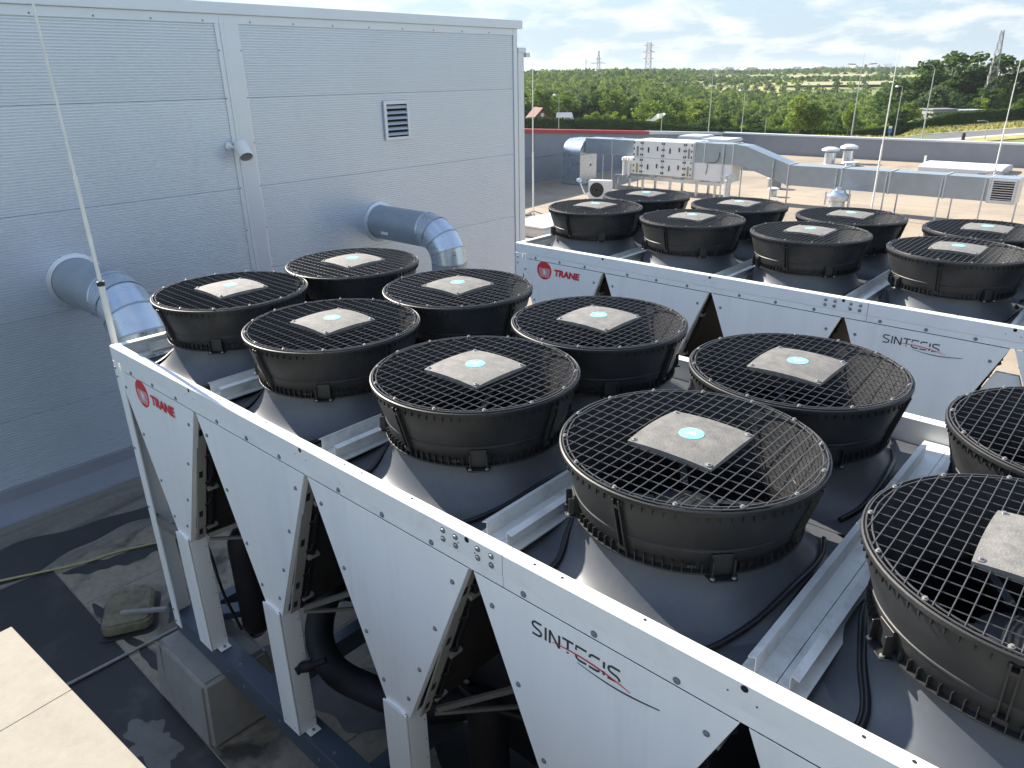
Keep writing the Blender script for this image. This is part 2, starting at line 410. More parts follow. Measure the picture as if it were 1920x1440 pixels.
def text_mesh(body, size, material, name, parent, o, u, v, n, offset=0.0, shear=0.0, sx=1.0, thick=0.002):
    cu = bpy.data.curves.new('txt', 'FONT'); cu.body = body; cu.size = size; cu.offset = offset; cu.shear = shear; cu.resolution_u = 4
    ob = bpy.data.objects.new('txt', cu); COL.objects.link(ob)
    bpy.context.view_layer.update()
    me = bpy.data.meshes.new_from_object(ob.evaluated_get(bpy.context.evaluated_depsgraph_get()))
    bpy.data.objects.remove(ob)
    o = Vector(o); u = Vector(u); v = Vector(v); n = Vector(n)
    for q in me.vertices: q.co = o + u*(q.co.x*sx) + v*q.co.y + n*thick
    me.materials.append(material); me.name = name
    r = bpy.data.objects.new(name, me); COL.objects.link(r); r.parent = parent
    return r
def strokes(mb, polys, o, u, v, n, w, h=0.0015):
    o = Vector(o); u = Vector(u); v = Vector(v); n = Vector(n)
    for pl in polys:
        q = [Vector((p[0], p[1])) for p in pl]; m = len(q); L = []; Rr = []
        ww = [p[2] if len(p) > 2 else w for p in pl]
        for i in range(m):
            t = (q[min(i+1,m-1)] - q[max(i-1,0)]).normalized(); s_ = Vector((-t.y, t.x))*ww[i]/2
            L.append(q[i]+s_); Rr.append(q[i]-s_)
        for i in range(m-1):
            mb.prism([L[i], L[i+1], Rr[i+1], Rr[i]], o, u, v, n*h)
    return mb

# ================================================================ the roof and the hall
structure(MB().box((-17.6, -14, -7.5), (40, 43.4, 0.0)).build('roof', M['roof']))
XW = -4.22

def ribbed(y0, y1, z0, z1, pitch=0.031, d=0.008):
    n = max(4, int(round((z1-z0)/pitch))); mb = MB(); prof = []
    for i in range(n):
        a = z0 + (z1-z0)*i/n; p = (z1-z0)/n
        prof += [(0, a), (0, a+p*0.55), (-d, a+p*0.68), (-d, a+p*0.88)]
    prof.append((0, z1))
    vs = [(XW+x, y0, z) for x, z in prof] + [(XW+x, y1, z) for x, z in prof]; k = len(prof)
    fs = [(i, k+i, k+i+1, i+1) for i in range(k-1)]
    mb.add(vs, fs)
    # folded edges so a panel has thickness
    for z, dz in ((z0, -1), (z1, 1)):
        mb.add([(XW, y0, z), (XW, y1, z), (XW-0.012, y1, z+dz*0.0025), (XW-0.012, y0, z+dz*0.0025)], [(0,1,2,3)])
    return mb
hall = thing('clad_hall', 'tall silver grey hall clad in ribbed sheet panels behind the fans', 'building', (XW-5, 3, 0))
hall_inv = Matrix.Translation((XW-5, 3, 0)).inverted()
def hp(o):
    o.parent = hall; o.matrix_parent_inverse = hall_inv; return o
hp(MB().box((-16.2, -14, 0.0), (XW-0.014, 8.86, 5.30)).build('wall_core', M['hole']))
seams = [0.22, 1.04, 2.14, 3.25, 4.35, 5.30]
for (y0, y1) in ((-14, -3.2), (-3.2, 3.36), (3.64, 8.76)):
    for a, b in zip(seams[:-1], seams[1:]):
        hp(ribbed(y0, y1, a+0.0025, b-0.0025).build('wall_panel', M['wall']))
# vertical joint trim: hat section with raised middle
def vtrim(ya, yb):
    mb = MB()
    prof = [(0.004, ya), (0.004, ya+0.06), (0.016, ya+0.066), (0.016, ya+0.10), (0.006, ya+0.11), (0.010, yb-0.03), (0.004, yb-0.004), (0.004, yb)]
    k = len(prof)
    vs = [(XW+x, y, 0.2) for x, y in prof] + [(XW+x, y, 5.28) for x, y in prof]
    mb.add(vs, [(i, i+1, i+1+k, i+k) for i in range(k-1)])
    return mb
tr = hp(vtrim(3.34, 3.66).build('joint_trim', M['trim']))
sc = MB()
for z in np.arange(0.5, 5.2, 0.55):
    for y in (3.355, 3.645): sc.disc((XW+0.004, y, z), 0.011, 8, 0.005, axis='x')
stuff(hp(sc.build('screw', M['screw'])))
hp(MB().box((-16.2, -14, 5.302), (XW+0.05, 8.97, 5.43)).build('coping', M['trim'], bevel=0.006))
hp(MB().box((XW-0.01, -14, 5.20), (XW+0.012, 8.76, 5.300)).build('drip_strip', M['trim']))
sc = MB()
for y in np.arange(-3, 8.7, 0.62): sc.disc((XW+0.012, y, 5.225), 0.011, 8, 0.005, axis='x')
stuff(hp(sc.build('screw', M['screw'])))
hp(MB().box((XW-0.2, 8.762, 0.0), (XW+0.014, 8.87, 5.30)).build('corner_trim', M['trim'], bevel=0.004))
hp(MB().box((XW-0.3, 8.872, 0.0), (XW+0.022, 9.03, 4.93)).build('corner_trim', M['trim'], bevel=0.004))
hp(MB().box((XW-0.3, 8.872, 4.932), (XW+0.03, 9.08, 5.01)).box((XW-0.10, 9.081, 4.86), (XW+0.03, 9.19, 4.93)).build('gutter_end', M['trim'], bevel=0.004))
# sloped flashing where the wall meets the roof
f = MB()
prof = [(0.006, 0.26), (0.014, 0.235), (0.02, 0.10), (0.34, 0.012), (0.40, 0.012), (0.40, 0.001)]
k = len(prof)
f.add([(XW+x, -14, z) for x, z in prof] + [(XW+x, 8.76, z) for x, z in prof], [(i, i+1, i+1+k, i+k) for i in range(k-1)])
hp(f.build('base_flashing', M['parapet']))

# louvre in the hall wall
lv = thing('louvre_vent', 'small rectangular grey louvre vent set in the ribbed wall', 'vent', (XW, 6.07, 3.96))
fr = MB(); W2, H2 = 0.25, 0.28
fr.box((0.001, -W2, -H2), (0.035, -W2+0.05, H2)).box((0.001, W2-0.05, -H2), (0.035, W2, H2)).box((0.001, -W2+0.05, H2-0.05), (0.035, W2-0.05, H2)).box((0.001, -W2+0.05, -H2), (0.035, W2-0.05, -H2+0.04))
fr.build('frame', M['trim'], lv, bevel=0.004)
MB().box((0.0012, -W2+0.05, -H2+0.04), (0.004, W2-0.05, H2-0.05)).build('backing', M['hole'], lv)
for i in range(6):
    z = -H2+0.085+i*0.077
    MB().obox((0.020, 0, z), (0.018, 0, -0.018), (0, W2-0.052, 0), (0.003, 0, 0.003)).build('slat', M['trim'], lv)

# camera on the trim
cv = thing('security_camera', 'white cylindrical camera on a bracket beside the wall trim', 'camera', (XW, 3.36, 3.72))
d = Vector((0.735, -0.155, -0.66)).normalized()
b0 = Vector((0.13, 0.02, 0.08)); 
prof = [(0.001, 0.0), (0.082, 0.0), (0.090, 0.008), (0.090, 0.22), (0.085, 0.226), (0.081, 0.22), (0.077, 0.19), (0.001, 0.19)]
q = d.to_track_quat('Z', 'Y').to_matrix()
def orient(mb, q, o):
    mb.v = [tuple(q @ Vector(p) + Vector(o)) for p in mb.v]; return mb
orient(MB().lathe(prof, 24), q, b0).build('body', M['whitebox'], cv, smooth=40)
orient(MB().lathe([(0.001, 0.191), (0.076, 0.191), (0.076, 0.205), (0.001, 0.207)], 24), q, b0).build('lens', M['pipegrey'], cv, smooth=40)
MB().tube([(0.004, -0.08, 0.06), (0.10, -0.06, 0.05), b0 + d*0.08], 0.016).disc((0.004, -0.08, 0.06), 0.045, 16, 0.012, axis='x').build('bracket', M['whitebox'], cv, smooth=40)

# two big duct elbows coming out of the hall
def big_elbow(label, y, z, r, xs, Rb, xoff=0.0):
    t = thing('round_duct', label, 'duct', (XW, y, z))
    MB().lathe([(r+0.05, 0.0), (r+0.05, 0.02), (r+0.004, 0.03), (r+0.004, 0.0)], 40, axis='x').build('wall_collar', M['trim'], t, smooth=30)
    x1 = xs - XW
    seg = MB().tube([(0.0, 0, 0), (x1, 0, 0)], r, 40); seg.build('straight_duct', M['duct'], t, smooth=40)
    MB().lathe([(r, x1-0.02), (r+0.006, x1-0.012), (r+0.006, x1+0.012), (r, x1+0.02)], 40, axis='x').build('joint_band', M['galv'], t, smooth=30)
    # gored elbow: four straight gores turning down
    n = 4
    def ring(a, rr):    # plane through bend centre at angle a
        cx, cz = x1, -Rb
        vs = []
        for j in range(40):
            th = 2*math.pi*j/40
            rad = Rb + rr*math.cos(th)
            k = rad
            vs.append((cx + k*math.sin(a), rr*math.sin(th), cz + k*math.cos(a)))
        return vs
    angs = [0, R(22), R(45), R(68), R(90)]
    # gore radius scaled so the straight gores keep their bore
    for i in range(n):
        g = MB(); a, b = ring(angs[i]+R(0.4), r), ring(angs[i+1]-R(0.4), r)
        g.add(a+b, [(j, (j+1)%40, (j+1)%40+40, j+40) for j in range(40)])
        g.build('gore', M['galv'], t, smooth=40)
        sm = MB(); a, b = ring(angs[i+1]-R(0.7), r+0.006), ring(angs[i+1]+R(0.7), r+0.006)
        sm.add(a+b, [(j, (j+1)%40, (j+1)%40+40, j+40) for j in range(40)])
        sm.build('seam_bead', M['duct'], t, smooth=40)
    xe = x1 + Rb
    MB().tube([(xe, 0, -Rb), (xe, 0, -z+0.02)], r, 40).build('straight_duct', M['duct'], t, smooth=40)
    return t
e1 = big_elbow('large galvanised duct elbow leaving the wall behind the near rod', 1.17, 2.45, 0.27, -3.15, 0.50)
e2 = big_elbow('galvanised duct elbow leaving the wall right of the trim', 5.59, 2.49, 0.255, -3.10, 0.42)
MB().box((0.35, -0.262, -0.11), (0.50, -0.254, -0.07)).build('nameplate', M['whitebox'], e2)

# ---------------------------------------------------------------- parapets far side
pn = thing('far_parapet', 'long low grey parapet wall along the far roof edge', 'wall', (5, 43, 0))
o = MB().box((-22.4, 0, -0.4), (30, 0.35, 1.06)).build('wall', M['parapet'], pn)
o = MB().box((-22.4, -0.05, 1.062), (30, 0.45, 1.15)).build('coping', M['coping'], pn, bevel=0.01)
pw = thing('side_parapet', 'taller grey panelled parapet with red coping left of the far roof', 'wall', (-17.4, 30, 0))
def ztop(y): return 2.42 - (y-23.7)*0.0673
ys = [15.0, 24.9, 27.6, 30.3, 33.0, 35.7, 38.4, 41.0, 42.9]
for a, b in zip(ys[:-1], ys[1:]):
    mid = 0.5*(ztop(a)+ztop(b))
    for lo, hi in ((None, 1.12), (1.13, None)):
        z0a, z1a = (0.0, 1.12) if lo is None else (1.135, ztop(a)-0.05)
        z0b, z1b = (0.0, 1.12) if lo is None else (1.135, ztop(b)-0.05)
        if z1a - z0a < 0.05 or z1b - z0b < 0.02: continue
        g = MB().add([(-0.3, a-30+0.006, z0a), (0, a-30+0.006, z0a), (0, b-30-0.006, z0b), (-0.3, b-30-0.006, z0b),
                      (-0.3, a-30+0.006, z1a), (0, a-30+0.006, z1a), (0, b-30-0.006, z1b), (-0.3, b-30-0.006, z1b)],
                     [(0,3,2,1),(4,5,6,7),(0,1,5,4),(1,2,6,5),(2,3,7,6),(3,0,4,7)])
        g.build('wall_panel', M['parapet'], pw)
def copg(a, b, mt):
    g = MB().add([(-0.36, a-30, ztop(a)-0.05), (0.05, a-30, ztop(a)-0.14), (0.05, b-30, ztop(b)-0.14), (-0.36, b-30, ztop(b)-0.05),
                  (-0.36, a-30, ztop(a)+0.03), (0.05, a-30, ztop(a)+0.02), (0.05, b-30, ztop(b)+0.02), (-0.36, b-30, ztop(b)+0.03)],
                 [(0,3,2,1),(4,5,6,7),(0,1,5,4),(1,2,6,5),(2,3,7,6),(3,0,4,7)])
    return g.build('coping', mt, pw)
copg(15, 34.4, M['redcap']); copg(34.41, 42.9, M['coping'])

# ---------------------------------------------------------------- near parapet with mineral felt
pf = thing('felt_parapet', 'sunlit cream felt covered parapet in the near corner', 'parapet', (2.06, -1.24, 0))
ang = math.atan2(0.07, 1.03)
pf.rotation_euler = (0, 0, ang)
for i, (a, b) in enumerate(((0.0, 0.5298), (0.5302, 1.9), (1.9004, 7.0))):
    MB().box((a, -1.6, 0.0), (b, 0.0, 2.6)).build('felt_sheet', M['render'], pf, bevel=0.002, seg=1)

# ---------------------------------------------------------------- membrane sheets near the chiller
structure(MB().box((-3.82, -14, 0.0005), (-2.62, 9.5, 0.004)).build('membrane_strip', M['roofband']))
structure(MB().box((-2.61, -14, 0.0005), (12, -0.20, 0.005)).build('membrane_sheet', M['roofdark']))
for i, (a, b) in enumerate(((-2.61, -1.75), (-1.742, -0.72), (-0.712, 0.35), (0.358, 1.42), (1.428, 2.49), (2.498, 3.56), (3.568, 7.5))):
    structure(MB().box((a, -0.192, 0.0005), (b, 9.0, 0.006 + 0.0015*(i % 2))).build('membrane_sheet', M['rooflight']))
rp = random.Random(3)
def blob(cx, cy, r, n=26, jag=0.25, sx=1, sy=1):
    ph = [rp.uniform(0, 6.28) for _ in range(5)]
    return [(cx + sx*r*math.cos(2*math.pi*i/n)*(1 + jag*sum(math.sin((2+3*k)*2*math.pi*i/n + ph[k])/(2+1.4*k) for k in range(5))),
             cy + sy*r*math.sin(2*math.pi*i/n)*(1 + jag*sum(math.sin((2+3*k)*2*math.pi*i/n + ph[k])/(2+1.4*k) for k in range(5)))) for i in range(n)]
M['wet'] = floor_mat('wet_dark_stain', (0.020, 0.020, 0.021), (0.045, 0.043, 0.04), 0.5, 0.7, 2.0, 0.35, wet=-0.2)
def wet(cx, cy, L_, w_, a, z, seed, name='wet_stain'):
    q = random.Random(seed); n = 70; up = []; dn = []
    ph = [q.uniform(0, 6.28) for _ in range(6)]
    for i_ in range(n+1):
        t_ = i_/n; e_ = math.sin(math.pi*t_)**0.4
        up.append((-L_/2 + L_*t_, e_*w_*(0.5 + 0.22*math.sin(5*t_+ph[0]) + 0.13*math.sin(17*t_+ph[1]) + 0.07*math.sin(41*t_+ph[2]))))
        dn.append((-L_/2 + L_*t_, -e_*w_*(0.5 + 0.2*math.sin(6*t_+ph[3]) + 0.13*math.sin(19*t_+ph[4]) + 0.07*math.sin(47*t_+ph[5]))))
    poly = up + dn[::-1][1:-1]
    structure(MB().prism(poly, (cx, cy, z), (math.cos(a), math.sin(a), 0), (-math.sin(a), math.cos(a), 0), (0, 0, 0.0012)).build(name, M['wet']))
wet(-2.95, -0.2, 5.2, 0.50, R(88), 0.0042, 2)
wet(-2.2, 0.45, 1.3, 0.22, R(70), 0.0076, 5)
wet(-1.25, 0.45, 0.9, 0.10, R(150), 0.0076, 9)
wet(-0.9, -0.10, 1.6, 0.10, R(2), 0.0076, 12)
wet(1.5, 0.9, 3.0, 0.5, R(12), 0.0076, 15)
wet(-2.0, 1.6, 1.6, 0.18, R(35), 0.0076, 21)
yy0 = 9.6; i = 0
while yy0 < 42.8:
    yy1 = min(yy0 + 2.06, 42.95)
    structure(MB().box((-17.2, yy0, 0.0004), (30, yy1, 0.0022 + 0.003*(i % 2))).build('roof_sheet', M['roofsheet']))
    yy0 += 2.0 if i % 2 == 0 else 2.06; yy0 = yy1 - (0.0 if i % 2 else 0.0) + 0.0005; i += 1
structure(MB().prism(blob(0.33, -0.46, 0.23, n=60, jag=0.45, sx=1.1, sy=0.7), (0,0,0.0052), (1,0,0), (0,1,0), (0,0,0.003)).build('membrane_patch', M['patch']))
structure(MB().prism([(-0.9, -0.33), (0.9, -0.36), (0.95, -0.25), (-0.85, -0.22)], (0,0,0.0052), (1,0,0), (0,1,0), (0,0,0.002)).build('membrane_lap', M['roofdark']))

# ================================================================ chillers
T = 2.95; P = 1.12; NF = 6; L = P*NF + 0.04; W = 2.215
YF, YB = 0.6285, 1.605

def fan_proto(parent):
    """one fan position: pan with bell, diffuser, guard, plate"""
    hx, y0, y1 = 0.468, -0.575, 0.486
    prof = [(0.398, 0.066), (0.401, 0.03), (0.409, 0.0), (0.422, -0.03), (0.439, -0.058), (0.461, -0.083), (0.487, -0.104), (0.516, -0.119), (0.549, -0.1285), (0.551, -0.1292), (0.60, -0.130), (0.75, -0.132)]
    nseg = 96; vs = []; fs = []
    def hz(r):
        for (a, za), (b, zb) in zip(prof[:-1], prof[1:]):
            if r <= b: return za + (zb-za)*(r-a)/(b-a)
        return prof[-1][1]
    for j in range(nseg):
        th = 2*math.pi*j/nseg; c, s_ = math.cos(th), math.sin(th)
        rm = min(hx/abs(c) if abs(c) > 1e-6 else 9, (y1/s_ if s_ > 0 else y0/s_) if abs(s_) > 1e-6 else 9)
        for (r, z) in prof:
            rr = min(r, rm); vs.append((rr*c, rr*s_, hz(rr) if r > rm else z))
        vs.append((rm*c, rm*s_, hz(rm))); vs.append((rm*c, rm*s_, -0.150))
    k = len(prof)+2
    for j in range(nseg):
        for i in range(k-1):
            fs.append((j*k+i, j*k+i+1, ((j+1)%nseg)*k+i+1, ((j+1)%nseg)*k+i))
    f = MB().add(vs, fs).build('fan', M['deck'], parent, smooth=12)
    MB().lathe([(0.390, 0.068), (0.397, 0.068), (0.397, -0.30), (0.390, -0.30)], 56, close=True).build('throat', M['inside'], f, smooth=40)
    # diffuser
    prof = [(0.398, 0.064), (0.434, 0.064), (0.434, 0.071), (0.416, 0.075), (0.417, 0.100), (0.421, 0.106), (0.4275, 0.150), (0.4330, 0.152), (0.4330, 0.157), (0.4305, 0.160),
            (0.458, 0.245), (0.477, 0.318), (0.486, 0.321), (0.488, 0.327), (0.487, 0.337), (0.482, 0.340), (0.475, 0.336), (0.449, 0.245), (0.419, 0.150), (0.406, 0.100)]
    d = MB().lathe(prof, 88, close=True)
    for j in range(84):
        a = 2*math.pi*(j+0.5)/84; c, s_ = math.cos(a), math.sin(a)
        d.obox((0.4245*c, 0.4245*s_, 0.088), (0.0085*c, 0.0085*s_, 0), (-0.0015*s_, 0.0015*c, 0), (0, 0, 0.018))
        d.obox((0.4795*c, 0.4795*s_, 0.309), (0.004*c, 0.004*s_, 0), (-0.0015*s_, 0.0015*c, 0), (0, 0, 0.011))
    d.build('diffuser', M['black'], f, smooth=32)
    for j in range(4):
        a = R(0+90*j)
        g = MB(); c, s_ = math.cos(a), math.sin(a); tt = Vector((-s_, c, 0))
        p0 = Vector((0.4225*c, 0.4225*s_, 0.095)); p1 = Vector((0.483*c, 0.483*s_, 0.318))
        ax = (p1-p0); n_ = tt.cross(ax).normalized()
        for sg in (-1, 1): g.obox((p0+p1)/2 + tt*0.011*sg, ax/2, tt*0.0025, n_*0.010)
        g.obox((p0*0.12+p1*0.88), ax*0.03, tt*0.009, n_*0.010).obox((p0*0.95+p1*0.05), ax*0.04, tt*0.016, n_*0.012)
        g.build('joint_strip', M['black'], f)
    for j in range(4):
        a = R(45+90*j); c, s_ = math.cos(a), math.sin(a); tt = Vector((-s_, c, 0)); rr = Vector((c, s_, 0))
        g = MB()
        g.obox(rr*0.427 + Vector((0,0,0.108)), rr*0.010, tt*0.036, (0,0,0.040))
        for sg in (-1, 1): g.obox(rr*0.446 + tt*0.036*sg + Vector((0,0,0.10)), rr*0.012, tt*0.003, (0,0,0.036))
        g.prism([(-0.058, 0), (0.058, 0), (0.046, 0.046), (-0.046, 0.046)], rr*0.422 + Vector((0,0,0.060)), tt, rr, (0,0,0.006))
        b = g.build('mounting_bracket', M['black'], f, bevel=0.0015, seg=1)
        s2 = MB()
        for sg in (-1, 1):
            p = rr*0.456 + tt*0.036*sg + Vector((0,0,0.066)); s2.disc(p, 0.008, 10, 0.006)
        stuff(s2.build('bolt', M['steelbolt'], b))
    # guard
    g = MB(); Rg = 0.474
    n = int(Rg/0.04)
    for i in range(-n, n+1):
        x = i*0.04; h = math.sqrt(max(0, Rg*Rg-x*x)) - 0.003
        g.tube([(x, -h, 0.3445), (x, h, 0.3445)], 0.0020, 5)
    n = int(Rg/0.0572)
    for i in range(-n, n+1):
        y = i*0.0572; h = math.sqrt(max(0, Rg*Rg-y*y)) - 0.003
        g.tube([(-h, y, 0.3395), (h, y, 0.3395)], 0.0020, 5)
    for rr_ in (0.474, 0.458):
        g.tube([(rr_*math.cos(2*math.pi*j/64), rr_*math.sin(2*math.pi*j/64), 0.342) for j in range(65)], 0.003, 6, cap=False)
    g.build('guard', M['wire'], f, smooth=60)
    s2 = MB()
    for j in range(14):
        a = 2*math.pi*(j+0.4)/14
        s2.lathe([(0.0005, 0.3535), (0.005, 0.3525), (0.005, 0.348), (0.0082, 0.3475), (0.0082, 0.344)], 10, (0.466*math.cos(a), 0.466*math.sin(a), 0))
    stuff(s2.build('bolt', M['steelbolt'], f, smooth=40))
    # centre plate, domed with clipped corners
    h = 0.168; n = 12; vs = []; fs = []
    def edge(t): return 1.0 - 0.0*t
    for j in range(n+1):
        for i in range(n+1):
            u, v_ = -1+2*i/n, -1+2*j/n
            bow = 0.004
            x = u*(h + bow*(1-v_*v_)); y = v_*(h + bow*(1-u*u))
            rr = math.hypot(x, y)
            vs.append((x, y, 0.352 + 0.020*max(0, 1-(rr/0.24)**2) ))
    for j in range(n):
        for i in range(n): fs.append((j*(n+1)+i, j*(n+1)+i+1, (j+1)*(n+1)+i+1, (j+1)*(n+1)+i))
    rim = [i for i in range(n+1)] + [(j)*(n+1)+n for j in range(1, n+1)] + [n*(n+1)+i for i in range(n-1, -1, -1)] + [j*(n+1) for j in range(n-1, 0, -1)]
    k = len(vs)
    for i in rim: vs.append((vs[i][0], vs[i][1], 0.342))
    m_ = len(rim)
    for q in range(m_): fs.append((rim[q], k+q, k+(q+1) % m_, rim[(q+1) % m_]))
    pl = MB().add(vs, fs).build('centre_plate', M['cap'], f, smooth=30)
    for sx in (-1, 1):
        for sy in (-1, 1):
            MB().lathe([(0.0005, 0.3645), (0.006, 0.3635), (0.006, 0.359), (0.013, 0.3585), (0.013, 0.350)], 12, (sx*0.150, sy*0.150, 0)).build('bolt', M['steelbolt'], pl, smooth=40)
    bd = MB().lathe([(0.0005, 0.3735), (0.046, 0.3728), (0.047, 0.371), (0.047, 0.366)], 32).build('badge', M['badge'], pl, smooth=40)
    MB().box((0,0,0),(0.001,0.001,0.001))
    mk = MB()
    strokes(mk, [[(-0.026, -0.010, 0.004), (-0.008, 0.004, 0.010), (0.006, 0.008, 0.004)], [(-0.018, -0.016, 0.003), (0.0, -0.006, 0.009), (0.012, -0.008, 0.003)],
                 [(0.000, 0.028, 0.003), (0.010, 0.006, 0.007), (0.024, -0.014, 0.003)]], (0, 0, 0.3736), (1,0,0), (0,1,0), (0,0,1), 0.006, 0.0004)
    mk.build('badge_mark', M['badge_white'], pl)
    # impeller
    hub = MB().lathe([(0.0005, 0.075), (0.10, 0.07), (0.135, 0.05), (0.145, -0.08), (0.0005, -0.08)], 32).build('motor_hub', M['black'], f, smooth=40)
    for j in range(5):
        a0 = 2*math.pi*j/5 + 0.3; vs = []; fs = []; n = 7
        for i in range(n+1):
            r = 0.14 + 0.243*i/n; sw = 0.55*(i/n)**1.5
            for s_ in (-1, 1):
                a = a0 + sw + s_*(0.30 - 0.06*i/n); zz = s_*0.055*(1-0.35*i/n) - 0.015
                vs.append((r*math.cos(a), r*math.sin(a), zz)); vs.append((r*math.cos(a), r*math.sin(a), zz-0.007))
        for i in range(n):
            b = 4*i
            fs += [(b, b+4, b+6, b+2), (b+1, b+3, b+7, b+5), (b, b+1, b+5, b+4), (b+2, b+6, b+7, b+3)]
        fs += [(0, 2, 3, 1), (4*n, 4*n+1, 4*n+3, 4*n+2)]
        MB().add(vs, fs).build('blade', M['black'], f, smooth=40)
    for j in range(4):
        a = R(32+90*j); c, s_ = math.cos(a), math.sin(a)
        MB().bar((0.12*c, 0.12*s_, 0.085), (0.425*c, 0.425*s_, 0.088), 0.028, 0.012).build('strut', M['black'], f)
    return f

